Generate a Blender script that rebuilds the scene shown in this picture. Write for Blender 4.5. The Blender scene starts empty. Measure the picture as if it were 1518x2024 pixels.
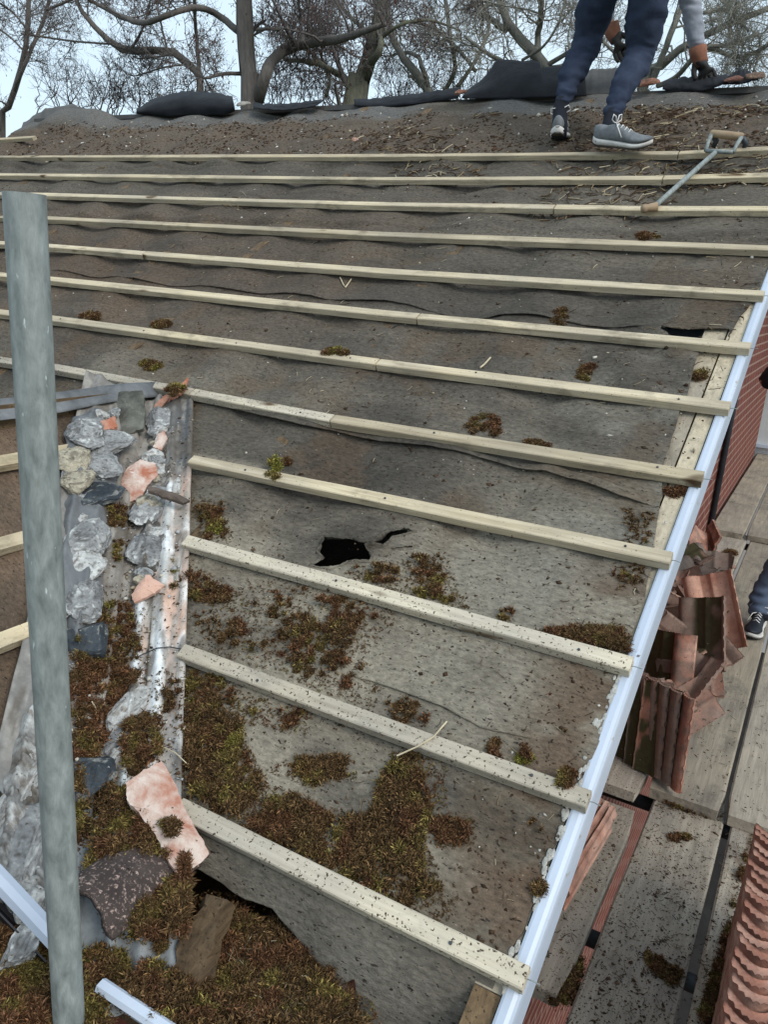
import bpy, bmesh, math, random
import numpy as np
from mathutils import Vector, Matrix, noise as mnoise
random.seed(7)
RNG = np.random.default_rng(11)
SC = bpy.context.scene
COL = SC.collection
# ---------------------------------------------------------------- camera (at the origin, eye height above the scaffold lift)
F, YAW, PIT, ROL = 1569.1, -0.494546, -0.283672, 0.0718249      # F in pixels of the 1518 x 2024 photograph
SL, A0, Y0 = 0.5075887, -1.610225, 1.0371297                    # roof pitch, roof plane height under the camera, lowest batten
GAUGE = 0.32
fw = np.array([math.sin(YAW)*math.cos(PIT), math.cos(YAW)*math.cos(PIT), math.sin(PIT)])
r0 = np.array([math.cos(YAW), -math.sin(YAW), 0.0]); u0 = np.cross(r0, fw)
cr = math.cos(ROL)*r0 + math.sin(ROL)*u0
cu = -math.sin(ROL)*r0 + math.cos(ROL)*u0
cam_d = bpy.data.cameras.new("camera"); cam = bpy.data.objects.new("camera", cam_d); COL.objects.link(cam)
cam_d.sensor_fit = 'VERTICAL'; cam_d.sensor_height = 36.0; cam_d.lens = F/2024*36.0
cam_d.clip_start = 0.02; cam_d.clip_end = 2000
M = Matrix.Identity(4)
for i in range(3):
    M[i][0], M[i][1], M[i][2] = cr[i], cu[i], -fw[i]
cam.matrix_world = M
SC.camera = cam
# ---------------------------------------------------------------- sky, sun, exposure: a pale overcast afternoon
SUN_EL, SUN_AZ = math.radians(42), math.radians(112)            # azimuth clockwise from +Y
W = bpy.data.worlds.new("World"); SC.world = W; W.use_nodes = True
nt = W.node_tree; nt.nodes.clear()
sky = nt.nodes.new('ShaderNodeTexSky'); sky.sky_type = 'NISHITA'; sky.sun_disc = False
sky.sun_elevation = SUN_EL; sky.sun_rotation = SUN_AZ
sky.air_density = 1.0; sky.dust_density = 4.0; sky.ozone_density = 1.2
bg = nt.nodes.new('ShaderNodeBackground'); bg.inputs['Strength'].default_value = 0.15
wo = nt.nodes.new('ShaderNodeOutputWorld')
cl = nt.nodes.new('ShaderNodeMix'); cl.data_type = 'RGBA'; cl.inputs[0].default_value = .82        # the closed cloud layer
tcw = nt.nodes.new('ShaderNodeTexCoord'); cn = nt.nodes.new('ShaderNodeTexNoise'); cn.inputs['Scale'].default_value = 2.2; cn.inputs['Detail'].default_value = 5
crw = nt.nodes.new('ShaderNodeValToRGB'); crw.color_ramp.elements[0].position = .3; crw.color_ramp.elements[0].color = (4.25, 5.35, 6.15, 1); crw.color_ramp.elements[1].position = .7; crw.color_ramp.elements[1].color = (5.1, 6.1, 6.75, 1)
nt.links.new(tcw.outputs['Generated'], cn.inputs['Vector']); nt.links.new(cn.outputs['Fac'], crw.inputs[0]); nt.links.new(crw.outputs[0], cl.inputs[7])
nt.links.new(sky.outputs[0], cl.inputs[6]); nt.links.new(cl.outputs[2], bg.inputs[0]); nt.links.new(bg.outputs[0], wo.inputs[0])
sd = bpy.data.lights.new("sun", 'SUN'); sd.energy = 1.5; sd.angle = math.radians(24); sd.color = (1.0, 0.95, 0.87)
so = bpy.data.objects.new("sun", sd); COL.objects.link(so)
sdir = Vector((math.sin(SUN_AZ)*math.cos(SUN_EL), math.cos(SUN_AZ)*math.cos(SUN_EL), math.sin(SUN_EL)))
so.rotation_euler = sdir.to_track_quat('Z', 'Y').to_euler(); so.location = sdir*50
SC.view_settings.view_transform = 'Standard'; SC.view_settings.look = 'None'
SC.view_settings.exposure = 0.32; SC.view_settings.gamma = 1.0

# ---------------------------------------------------------------- helpers
CS, SN, TN = math.cos(SL), math.sin(SL), math.tan(SL)
NRM = np.array([0, -SN, CS]); UPS = np.array([0, CS, SN])
def ray(px, py):
    return fw + (px-759)/F*cr - (py-1012)/F*cu
def main(x, v, o=0.0):                       # a point of the main roof: x along the battens, v up the slope, o off the plane
    y = Y0 + v*CS
    return np.array([x, y - o*SN, A0 + TN*y + o*CS])
def mainv(x, v, o):
    y = Y0 + v*CS
    return np.stack([x, y - o*SN, A0 + TN*y + o*CS], -1)
def on_main(px, py, o=-0.03):
    r = ray(px, py); P = r*((A0*CS + o)/(r@NRM))
    return P
def xv(px, py, o=-0.03):
    P = on_main(px, py, o) - o*NRM
    return P[0], (P[1]-Y0)/CS
def on_z(px, py, z):
    r = ray(px, py); return r*(z/r[2])
def on_y(px, py, y):
    r = ray(px, py); return r*(y/r[1])
def on_x(px, py, x):
    r = ray(px, py); return r*(x/r[0])
def _h(ix, iy, iz, s):
    n = (ix.astype(np.int64)*374761393 + iy.astype(np.int64)*668265263 + iz.astype(np.int64)*1440662683 + s*974711) & 0xffffffff
    n = ((n ^ (n >> 13))*1274126177) & 0xffffffff
    return ((n ^ (n >> 16)) & 0xffff)/65535.0
def vnoise(p, s=0):
    p = np.asarray(p, float); i = np.floor(p).astype(np.int64); f = p - i; f = f*f*(3-2*f)
    x, y, z = i[..., 0], i[..., 1], i[..., 2]; fx, fy, fz = f[..., 0], f[..., 1], f[..., 2]
    def L(a, b, t): return a + (b-a)*t
    return L(L(L(_h(x,y,z,s), _h(x+1,y,z,s), fx), L(_h(x,y+1,z,s), _h(x+1,y+1,z,s), fx), fy),
             L(L(_h(x,y,z+1,s), _h(x+1,y,z+1,s), fx), L(_h(x,y+1,z+1,s), _h(x+1,y+1,z+1,s), fx), fy), fz)
def fbm(p, o=4, s=0):
    p = np.asarray(p, float); a, t, w = 1.0, 0.0, 0.0
    for k in range(o):
        t = t + a*vnoise(p*2**k + 17.3*k, s+k); w += a; a *= 0.5
    return t/w
def sstep(a, b, x):
    t = np.clip((x-a)/(b-a), 0, 1); return t*t*(3-2*t)
def mixc(c, d, t):
    return c + (np.asarray(d) - c)*t[..., None]
def tag(o, label=None, cat=None, group=None, kind=None):
    if label: o['label'] = label
    if cat: o['category'] = cat
    if group: o['group'] = group
    if kind: o['kind'] = kind
    elif cat: o['kind'] = 'thing'
    return o
def empty(name, loc, label=None, cat=None, group=None):
    o = bpy.data.objects.new(name, None); COL.objects.link(o); o.location = loc; o.empty_display_size = 0.1
    return tag(o, label, cat, group)
def wpos(o):
    p = Vector(o.location)
    if o.parent: p = p + wpos(o.parent)
    return p
def mesh(name, V, Fc, mat, parent=None, origin=None, smooth=False, col=None):
    V = np.asarray(V, float)
    if origin is None:
        lo, hi = V.min(0), V.max(0); origin = np.array([(lo[0]+hi[0])/2, (lo[1]+hi[1])/2, lo[2]])
    origin = np.asarray(origin, float)
    me = bpy.data.meshes.new(name)
    if isinstance(Fc, np.ndarray):
        nf, k = Fc.shape
        me.vertices.add(len(V)); me.vertices.foreach_set('co', (V-origin).astype(np.float32).ravel())
        me.loops.add(nf*k); me.loops.foreach_set('vertex_index', Fc.astype(np.int32).ravel())
        me.polygons.add(nf); me.polygons.foreach_set('loop_start', np.arange(0, nf*k, k, dtype=np.int32))
        me.update(calc_edges=True)
    else:
        me.from_pydata([tuple(v) for v in (V-origin)], [], Fc); me.update()
    if smooth: me.polygons.foreach_set('use_smooth', [True]*len(me.polygons))
    if col is not None:
        at = me.color_attributes.new('Col', 'FLOAT_COLOR', 'POINT')
        c = np.ones((len(V), 4), np.float32); c[:, :3] = col; at.data.foreach_set('color', c.ravel())
    if mat: me.materials.append(mat)
    o = bpy.data.objects.new(name, me); COL.objects.link(o)
    if parent is not None:
        o.parent = parent; o.location = Vector(origin) - wpos(parent)
    else: o.location = origin
    return o
class MB:
    def __init__(s): s.v, s.f, s.c = [], [], []
    def add(s, V, Fc, col=None):
        n = len(s.v); s.v.extend([tuple(map(float, p)) for p in V]); s.f.extend([tuple(i+n for i in f) for f in Fc])
        if col is not None: s.c.extend([tuple(col)]*len(V))
    def box(s, o, ax, ay, az, col=None):     # corner o and three edge vectors
        o, ax, ay, az = (np.asarray(t, float) for t in (o, ax, ay, az))
        V = [o, o+ax, o+ax+ay, o+ay, o+az, o+ax+az, o+ax+ay+az, o+ay+az]
        Fc = [(0,3,2,1), (4,5,6,7), (0,1,5,4), (1,2,6,5), (2,3,7,6), (3,0,4,7)]
        if np.dot(np.cross(ax, ay), az) < 0: Fc = [f[::-1] for f in Fc]
        s.add(V, Fc, col)
    def tube(s, pts, rad, n=8, cap=True, col=None):
        pts = [np.asarray(p, float) for p in pts]; m = len(pts)
        rad = [rad]*m if np.isscalar(rad) else rad
        ref = None; V = []; Fc = []
        for i, p in enumerate(pts):
            t = pts[min(i+1, m-1)] - pts[max(i-1, 0)]; t = t/(np.linalg.norm(t)+1e-9)
            if ref is None:
                ref = np.array([0, 0, 1.0]) if abs(t[2]) < .9 else np.array([1.0, 0, 0])
            b = np.cross(t, ref); b /= np.linalg.norm(b)+1e-9; ref = np.cross(b, t)
            for k in range(n):
                a = 2*math.pi*k/n; V.append(p + rad[i]*(math.cos(a)*b + math.sin(a)*ref))
        for i in range(m-1):
            for k in range(n):
                k2 = (k+1) % n; Fc.append((i*n+k, i*n+k2, (i+1)*n+k2, (i+1)*n+k))
        if cap:
            Fc.append(tuple(range(n))[::-1]); Fc.append(tuple((m-1)*n+k for k in range(n)))
        s.add(V, Fc, col)
    def build(s, name, mat, parent=None, origin=None, smooth=False):
        return mesh(name, s.v, s.f, mat, parent, origin, smooth, np.array(s.c) if s.c else None)
def grid_faces(nu, nv):
    i = np.arange(nu*nv).reshape(nu, nv)
    return np.stack([i[:-1, :-1].ravel(), i[1:, :-1].ravel(), i[1:, 1:].ravel(), i[:-1, 1:].ravel()], -1)
_ico = {}
def ico(sub):
    if sub not in _ico:
        bm = bmesh.new(); bmesh.ops.create_icosphere(bm, subdivisions=sub, radius=1.0)
        _ico[sub] = (np.array([v.co[:] for v in bm.verts]), [tuple(v.index for v in f.verts) for f in bm.faces]); bm.free()
    return _ico[sub]
def frame(n, up=(0, 1, 0)):                  # columns: along, across, normal
    n = np.asarray(n, float); n = n/np.linalg.norm(n); a = np.asarray(up, float); a = a - n*(a@n); a /= np.linalg.norm(a)
    return np.stack([np.cross(a, n), a, n], 0)
def rot(ang):
    c, s_ = math.cos(ang), math.sin(ang); return np.array([[c, s_, 0], [-s_, c, 0], [0, 0, 1.0]])
def in_poly(x, y, poly):
    x = np.asarray(x, float); r = np.zeros(x.shape, bool); n = len(poly)
    for i in range(n):
        x1, y1 = poly[i]; x2, y2 = poly[(i+1) % n]
        if y1 == y2: continue
        c = ((y1 > y) != (y2 > y)) & (x < (x2-x1)*(y-y1)/(y2-y1) + x1); r ^= c
    return r

def sample_poly(poly, n, seed):
    g_ = np.random.default_rng(seed); P = np.array(poly, float); lo, hi = P.min(0), P.max(0); out = np.zeros((0, 2))
    while len(out) < n:
        q = lo + g_.random((n*2, 2))*(hi-lo); q = q[in_poly(q[:, 0], q[:, 1], poly)]; out = np.concatenate([out, q])
    return out[:n]

# ---------------------------------------------------------------- materials
def _new(name):
    m = bpy.data.materials.new(name); m.use_nodes = True; t = m.node_tree; t.nodes.clear()
    o = t.nodes.new('ShaderNodeOutputMaterial'); b = t.nodes.new('ShaderNodeBsdfPrincipled'); t.links.new(b.outputs[0], o.inputs[0])
    return m, t, b
def _coord(t, scale=(1, 1, 1), which='Object', rnd=True):
    c = t.nodes.new('ShaderNodeTexCoord'); mp = t.nodes.new('ShaderNodeMapping'); mp.inputs['Scale'].default_value = scale
    t.links.new(c.outputs[which], mp.inputs[0])
    if rnd:
        oi = t.nodes.new('ShaderNodeObjectInfo'); ml = t.nodes.new('ShaderNodeMath'); ml.operation = 'MULTIPLY'; ml.inputs[1].default_value = 37.0
        t.links.new(oi.outputs['Random'], ml.inputs[0]); cb = t.nodes.new('ShaderNodeCombineXYZ')
        for k in range(3): t.links.new(ml.outputs[0], cb.inputs[k])
        t.links.new(cb.outputs[0], mp.inputs['Location'])
    return mp.outputs[0]
def _noise(t, vec, scale, detail=5, rough=.6, dist=0):
    n = t.nodes.new('ShaderNodeTexNoise'); n.inputs['Scale'].default_value = scale; n.inputs['Detail'].default_value = detail
    n.inputs['Roughness'].default_value = rough; n.inputs['Distortion'].default_value = dist; t.links.new(vec, n.inputs['Vector'])
    return n.outputs['Fac']
def _ramp(t, fac, stops):
    r = t.nodes.new('ShaderNodeValToRGB'); e = r.color_ramp.elements
    while len(e) > 1: e.remove(e[-1])
    e[0].position = stops[0][0]; e[0].color = (*stops[0][1], 1)
    for p, c in stops[1:]:
        k = e.new(p); k.color = (*c, 1)
    t.links.new(fac, r.inputs[0]); return r.outputs[0]
def _mix(t, fac, a, b, mode='MIX'):
    m = t.nodes.new('ShaderNodeMix'); m.data_type = 'RGBA'; m.blend_type = mode
    for s_, v in ((m.inputs[0], fac), (m.inputs[6], a), (m.inputs[7], b)):
        if isinstance(v, (int, float)): s_.default_value = v
        elif isinstance(v, tuple): s_.default_value = (*v, 1)
        else: t.links.new(v, s_)
    return m.outputs[2]
def _bump(t, b, h, strength, dist=.01):
    n = t.nodes.new('ShaderNodeBump'); n.inputs['Strength'].default_value = strength; n.inputs['Distance'].default_value = dist
    t.links.new(h, n.inputs['Height']); t.links.new(n.outputs[0], b.inputs['Normal'])
def nmat(name, stops, scale=6, stretch=(1, 1, 1), rough=.85, bump=.4, bscale=60, bdist=.004, speck=None, metal=0, spec=.3, rnd=True, detail=6, which='Object'):
    m, t, b = _new(name); v = _coord(t, stretch, which, rnd)
    c = _ramp(t, _noise(t, v, scale, detail, .65, .3), stops)
    if speck:                                 # (colour, noise scale, threshold)
        for sc_, s2, th in speck:
            k = _ramp(t, _noise(t, v, s2, 3, .6), [(th, (0, 0, 0)), (min(th+.06, .99), (1, 1, 1))]); c = _mix(t, k, c, sc_)
    t.links.new(c, b.inputs['Base Color']); b.inputs['Roughness'].default_value = rough; b.inputs['Metallic'].default_value = metal
    b.inputs['Specular IOR Level'].default_value = spec
    if bump: _bump(t, b, _noise(t, v, bscale, 6, .65), bump, bdist)
    return m
def amat(name, rough=.9, bump=.4, bscale=80, bdist=.003, var=.35, vscale=25, stretch=(1, 1, 1), spec=.25, fine=None):
    m, t, b = _new(name); v = _coord(t, stretch, 'Object', False)
    at = t.nodes.new('ShaderNodeAttribute'); at.attribute_name = 'Col'
    k = _ramp(t, _noise(t, v, vscale, 8, .7), [(.25, (1-var,)*3), (.75, (1+var,)*3)])
    c = _mix(t, 1.0, at.outputs['Color'], k, 'MULTIPLY')
    if fine:
        for sc_, s2, th in fine:
            q = _ramp(t, _noise(t, v, s2, 3, .6), [(th, (0, 0, 0)), (min(th+.05, .99), (1, 1, 1))]); c = _mix(t, q, c, sc_)
    t.links.new(c, b.inputs['Base Color']); b.inputs['Roughness'].default_value = rough; b.inputs['Specular IOR Level'].default_value = spec
    if bump: _bump(t, b, _noise(t, v, bscale, 8, .7), bump, bdist)
    return m
def wood(name, lo, hi, axis, rough=.8, knots=(.10, .06, .03), speck=.66, grain=26):
    st = [grain]*3; st[axis] = 1.3
    st2 = [14]*3; st2[axis] = 5
    m, t, b = _new(name); v = _coord(t, tuple(st)); v2 = _coord(t, tuple(st2)); v3 = _coord(t, (1, 1, 1))
    c = _ramp(t, _noise(t, v, 3.0, 6, .6, .6), [(.28, lo), (.72, hi)])
    big = _ramp(t, _noise(t, v3, 2.4, 4, .6), [(.35, (.78, .78, .80)), (.65, (1.12, 1.1, 1.04))]); c = _mix(t, 1.0, c, big, 'MULTIPLY')
    kn = _ramp(t, _noise(t, v2, .9, 2, .4), [(.70, (0, 0, 0)), (.76, (1, 1, 1))]); c = _mix(t, kn, c, knots)
    sp = _ramp(t, _noise(t, v3, 140, 3, .6), [(speck, (0, 0, 0)), (speck+.05, (1, 1, 1))]); c = _mix(t, sp, c, (.05, .035, .02))
    oi = t.nodes.new('ShaderNodeObjectInfo'); c = _mix(t, 1.0, c, _ramp(t, oi.outputs['Random'], [(0, (.74, .72, .70)), (.5, (.98, .96, .92)), (1, (1.10, 1.09, 1.08))]), 'MULTIPLY')
    v4 = _coord(t, tuple(5 if k == axis else 9 for k in range(3))); st_ = _ramp(t, _noise(t, v4, .8, 6, .7), [(.54, (0, 0, 0)), (.72, (1, 1, 1))]); c = _mix(t, st_, c, tuple(.48*q_ for q_ in lo))
    t.links.new(c, b.inputs['Base Color']); b.inputs['Roughness'].default_value = rough; b.inputs['Specular IOR Level'].default_value = .2
    _bump(t, b, _noise(t, v, 5, 6, .6), .8, .004)
    return m
def wall_mat(name):
    m, t, b = _new(name); c = t.nodes.new('ShaderNodeTexCoord'); s_ = t.nodes.new('ShaderNodeSeparateXYZ'); cb = t.nodes.new('ShaderNodeCombineXYZ')
    ad = t.nodes.new('ShaderNodeMath'); t.links.new(c.outputs['Object'], s_.inputs[0]); t.links.new(s_.outputs[0], ad.inputs[0]); t.links.new(s_.outputs[1], ad.inputs[1])
    t.links.new(ad.outputs[0], cb.inputs[0]); t.links.new(s_.outputs[2], cb.inputs[1])
    br = t.nodes.new('ShaderNodeTexBrick'); t.links.new(cb.outputs[0], br.inputs['Vector'])
    br.inputs['Scale'].default_value = 1; br.inputs['Brick Width'].default_value = .225; br.inputs['Row Height'].default_value = .075
    br.inputs['Mortar Size'].default_value = .0085; br.inputs['Mortar Smooth'].default_value = .1; br.inputs['Bias'].default_value = -.2
    br.inputs['Color1'].default_value = (.17, .052, .038, 1); br.inputs['Color2'].default_value = (.125, .04, .032, 1); br.inputs['Mortar'].default_value = (.29, .185, .15, 1)
    v = _coord(t, (1, 1, 1), 'Object', False)
    k = _ramp(t, _noise(t, v, 40, 6, .7), [(.3, (.75,)*3), (.7, (1.2,)*3)]); q = _mix(t, 1.0, br.outputs['Color'], k, 'MULTIPLY')
    t.links.new(q, b.inputs['Base Color']); b.inputs['Roughness'].default_value = .9; b.inputs['Specular IOR Level'].default_value = .2
    iv = t.nodes.new('ShaderNodeMath'); iv.operation = 'SUBTRACT'; iv.inputs[0].default_value = 1; t.links.new(br.outputs['Fac'], iv.inputs[1])
    _bump(t, b, iv.outputs[0], .6, .006)
    return m
MT = {}
MT['batten'] = wood('batten_pine', (.40, .34, .245), (.64, .57, .44), 0, speck=.66)
MT['batten_old'] = wood('batten_weathered', (.44, .40, .33), (.66, .61, .52), 0, speck=.60)
MT['batten_y'] = wood('batten_pine_wing', (.42, .35, .24), (.60, .52, .38), 1, speck=.66)
MT['plank'] = wood('verge_plank_pine', (.38, .335, .265), (.56, .50, .40), 1, speck=.64)
MT['timber'] = wood('old_brown_timber', (.065, .045, .028), (.20, .14, .085), 1, speck=.60, grain=22)
MT['board'] = wood('scaffold_board_grey', (.26, .235, .20), (.44, .405, .35), 1, speck=.60, knots=(.16, .13, .10), grain=16)
MT['board_clean'] = wood('scaffold_board_clean', (.245, .22, .185), (.39, .355, .30), 1, speck=.67, knots=(.2, .18, .15), grain=16)
MT['brick'] = wall_mat('red_brick')
MT['upvc'] = nmat('white_upvc_sky_tint', [(.3, (.40, .46, .56)), (.7, (.52, .58, .68))], 3, (1, .5, 1), .38, .08, 60, speck=[((.36, .35, .32), 42, .67), ((.12, .10, .08), 90, .72)], spec=.45)  # blue of the reflected sky is put into the white base colour
MT['galv'] = nmat('galvanised_steel', [(.28, (.12, .138, .135)), (.5, (.215, .245, .24)), (.75, (.33, .365, .36))], 4.0, (16, 16, 5.5), .48, .4, 30, .0012, speck=[((.52, .58, .59), 5.5, .69), ((.09, .09, .08), 3.4, .70), ((.16, .14, .10), 1.2, .70)], spec=.45)
MT['steel_dark'] = nmat('dark_tube', [(.3, (.03, .035, .04)), (.7, (.08, .09, .10))], 12, rough=.5, metal=.4)
MT['black'] = nmat('black_plastic', [(.3, (.008, .009, .012)), (.7, (.02, .02, .026))], 12, rough=.5, bump=.1)
MT['felt'] = amat('bitumen_felt', .95, 1.0, 85, .008, .55, 75, (.7, 1.4, 1.4), .12, fine=[((.36, .33, .28), 150, .70), ((.030, .024, .02), 110, .62), ((.05, .042, .035), 45, .68)])
MT['felt_new'] = nmat('black_felt_underside', [(.3, (.006, .007, .010)), (.7, (.020, .022, .027))], 5, rough=.75, bump=.6, bscale=14, bdist=.012, spec=.2)
MT['felt_grey'] = nmat('grey_felt', [(.3, (.055, .055, .056)), (.7, (.12, .115, .11))], 4, rough=.9, bump=.5, bscale=50)
MT['attr'] = amat('dusty_surface', .9, .6, 60, .004, .35, 30)
MT['attr_soft'] = amat('moss_fibre', .95, 0, var=.25, vscale=60, spec=.1)
MT['mortar'] = amat('mortar', .95, 1.0, 120, .010, .45, 90, fine=[((.07, .06, .05), 60, .66), ((.62, .62, .60), 75, .67)])
MT['tile'] = amat('clay_tile', .88, .8, 90, .004, .32, 30, fine=[((.06, .045, .032), 60, .66), ((.07, .055, .04), 24, .66), ((.45, .40, .35), 45, .71)])
MT['lead'] = nmat('lead_sheet', [(.3, (.07, .075, .08)), (.7, (.24, .25, .26))], 7, rough=.6, bump=.5, bscale=18, bdist=.008, metal=.3)
MT['ground'] = nmat('grass_ground', [(.3, (.03, .04, .015)), (.7, (.07, .075, .03))], 3, rough=1, bump=.5, bscale=20, rnd=False)
MT['bark'] = nmat('brown_bark', [(.3, (.10, .09, .083)), (.7, (.20, .178, .158))], 4, (6, 6, 1), rough=.95, bump=1, bscale=14, bdist=.03, rnd=False)
MT['bark_green'] = nmat('mossy_bark', [(.3, (.095, .096, .074)), (.55, (.155, .155, .115)), (.75, (.125, .15, .07))], 3, (3, 3, 1), rough=.95, bump=1, bscale=14, bdist=.03, rnd=False)
MT['bark_pale'] = nmat('pale_grey_bark', [(.3, (.15, .147, .128)), (.7, (.27, .26, .225))], 3, (3, 3, 1), rough=.95, bump=1, bscale=14, bdist=.03, rnd=False)
MT['twig'] = amat('twigs', .95, 0, var=.2, vscale=4, spec=.1)
MT['render'] = nmat('white_render', [(.3, (.55, .56, .56)), (.7, (.66, .67, .68))], 3, rough=.8)
# ================================================================ the house
VR = 4.46                                    # ridge, metres up the slope from the lowest batten
GZ = -3.9
XL = -6.30                                   # far verge
ground = mesh('ground', [(-300, -300, GZ), (300, -300, GZ), (300, 300, GZ), (-300, 300, GZ)], [(0, 1, 2, 3)], MT['ground'], origin=(0, 0, GZ)); tag(ground, kind='structure')
path = mesh('path', [(-9, -4, GZ+.004), (4, -4, GZ+.004), (4, 14, GZ+.004), (-9, 14, GZ+.004)], [(0, 1, 2, 3)], nmat('painted_ground_shade', [(.3, (.012, .012, .013)), (.7, (.03, .03, .03))], 5, rnd=False), origin=(0, 0, GZ)); tag(path, kind='structure')  # near-black sheet added so the gaps between the boards look shaded
house = empty('house', (-3.3, 5.0, GZ), 'red brick house with its pitched roof stripped to felt and battens', 'house')
YR = Y0 + VR*CS; ZR = A0 + TN*YR
TR, YE = .30, 9.62                           # the rear slope is shallower; rear corner of the gable
def zroof(y, o=0): return (A0 + TN*y if y <= YR else ZR - TR*(y-YR)) + o/CS
def gable(name, x0, x1):
    ys = [1.0, YR, YE]; ring = [(ys[0], GZ)] + [(y, zroof(y, -.15)) for y in ys] + [(ys[2], GZ)]
    V = [(x, y, z) for x in (x0, x1) for y, z in ring]; n = len(ring)
    Fc = [tuple(range(n))[::-1], tuple(range(n, 2*n))] + [(i, (i+1) % n, n+(i+1) % n, n+i) for i in range(n)]
    if x1 < x0: Fc = [f[::-1] for f in Fc]
    mesh(name, V, Fc, MT['brick'], house)
gable('gable_wall', -.68, -.57); gable('gable_wall', XL+.22, XL+.33)
b = MB(); b.box((XL+.335, 1.0, GZ), (-.685-XL-.335, 0, 0), (0, .1, 0), (0, 0, 2.45)); b.build('front_wall', MT['brick'], house)
b = MB(); b.box((XL+.335, YE-.11, GZ), (-.685-XL-.335, 0, 0), (0, .1, 0), (0, 0, 2.45)); b.build('rear_wall', MT['brick'], house)
b = MB(); b.box((XL+.34, 1.11, -1.56), (-.69-XL-.34, 0, 0), (0, YE-1.25, 0), (0, 0, .03)); b.build('loft_floor', MT['timber'], house)
# rear roof slope
def rear(x, v, o): y = YR + (VR-v)*1.045; return np.array([x, y, ZR - TR*(y-YR) + o])
V = [rear(XL, -.2, -.03), rear(-.25, -.2, -.03), rear(-.25, VR, -.03), rear(XL, VR, -.03), rear(XL, -.2, -.06), rear(-.25, -.2, -.06), rear(-.25, VR, -.06), rear(XL, VR, -.06)]
mesh('rear_slope', V, [(0, 3, 2, 1), (4, 5, 6, 7), (0, 1, 5, 4), (2, 3, 7, 6), (1, 2, 6, 5), (3, 0, 4, 7)], MT['felt_grey'], house)
def slope_beam(name, mat, x0, x1, v0, v1, o0, o1, parent=house):
    b = MB(); p = main(x0, v0, o0); b.box(p, (x1-x0, 0, 0), UPS*(v1-v0), NRM*(o1-o0)); return b.build(name, mat, parent)
RAFT = [-.49-.5*k for k in range(12)]
for x in RAFT[2:]:
    slope_beam('rafter', MT['timber'], x-.022, x+.022, -.12, VR-.05, -.135, -.036)
slope_beam('rafter', MT['plank'], -.385, -.318, -.02, VR-.05, -.135, -.040)
slope_beam('verge_batten', MT['timber'], -.312, -.266, -.20, -.055, -.075, -.037)
slope_beam('verge_batten', MT['plank'], -.312, -.266, -.053, VR-.05, -.075, -.037)
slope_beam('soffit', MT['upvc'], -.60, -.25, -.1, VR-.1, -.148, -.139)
# verge trim: a rounded cap and a deep outer face, swept up the slope
prof = [(-.2625, -.075), (-.2625, -.0285), (-.258, -.0262), (-.246, -.0258), (-.2395, -.029), (-.2355, -.036), (-.2340, -.047), (-.2330, -.112), (-.2360, -.116), (-.2390, -.112), (-.2400, -.075)]
nv = 50; V = []
for i in range(nv):
    v = -.21 + (VR+.21)*i/(nv-1)
    for (x, o) in prof: V.append(main(x + .0010*math.sin(5*v), v, o + .0012*math.sin(3.1*v+1)))
n = len(prof); Fc = []
for i in range(nv-1):
    for k in range(n): Fc.append((i*n+k, i*n+(k+1) % n, (i+1)*n+(k+1) % n, (i+1)*n+k))
Fc += [tuple(range(n)), tuple((nv-1)*n+k for k in range(n))[::-1]]
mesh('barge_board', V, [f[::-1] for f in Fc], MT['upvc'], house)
# mortar smears that were left along the cap
b = MB(); co, fc = ico(2)
for k in range(90):
    v = RNG.choice([RNG.uniform(-.05, .42), RNG.uniform(.1, .75), RNG.uniform(.2, .65)]); r = RNG.uniform(.0018, .0052)
    p = main(-.2655 + RNG.normal(0, .0035), v, -.027); Vv = co*np.array([r*1.0, r*2.2, r*.55]); Vv = Vv*(1+.5*(fbm(co*2+k, 2)[:, None]-.5))
    b.add(p + Vv[:, :1]*np.array([1, 0, 0]) + Vv[:, 1:2]*UPS + Vv[:, 2:]*NRM, fc, (.50, .49, .45))
o = b.build('mortar_crumbs', MT['mortar']); tag(o, 'white mortar crumbs left along the cap of the verge trim', 'mortar', kind='stuff')
# eaves: fascia and the gutter below the torn felt
b = MB(); b.box((-.97, .850, -1.42), (.705, 0, 0), (0, .022, 0), (0, 0, .17)); b.build('fascia_board', MT['timber'], house)
b = MB(); b.box((XL, .835, -1.40), (4.0, 0, 0), (0, .022, 0), (0, 0, .19)); b.build('fascia_board', MT['upvc'], house)

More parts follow.
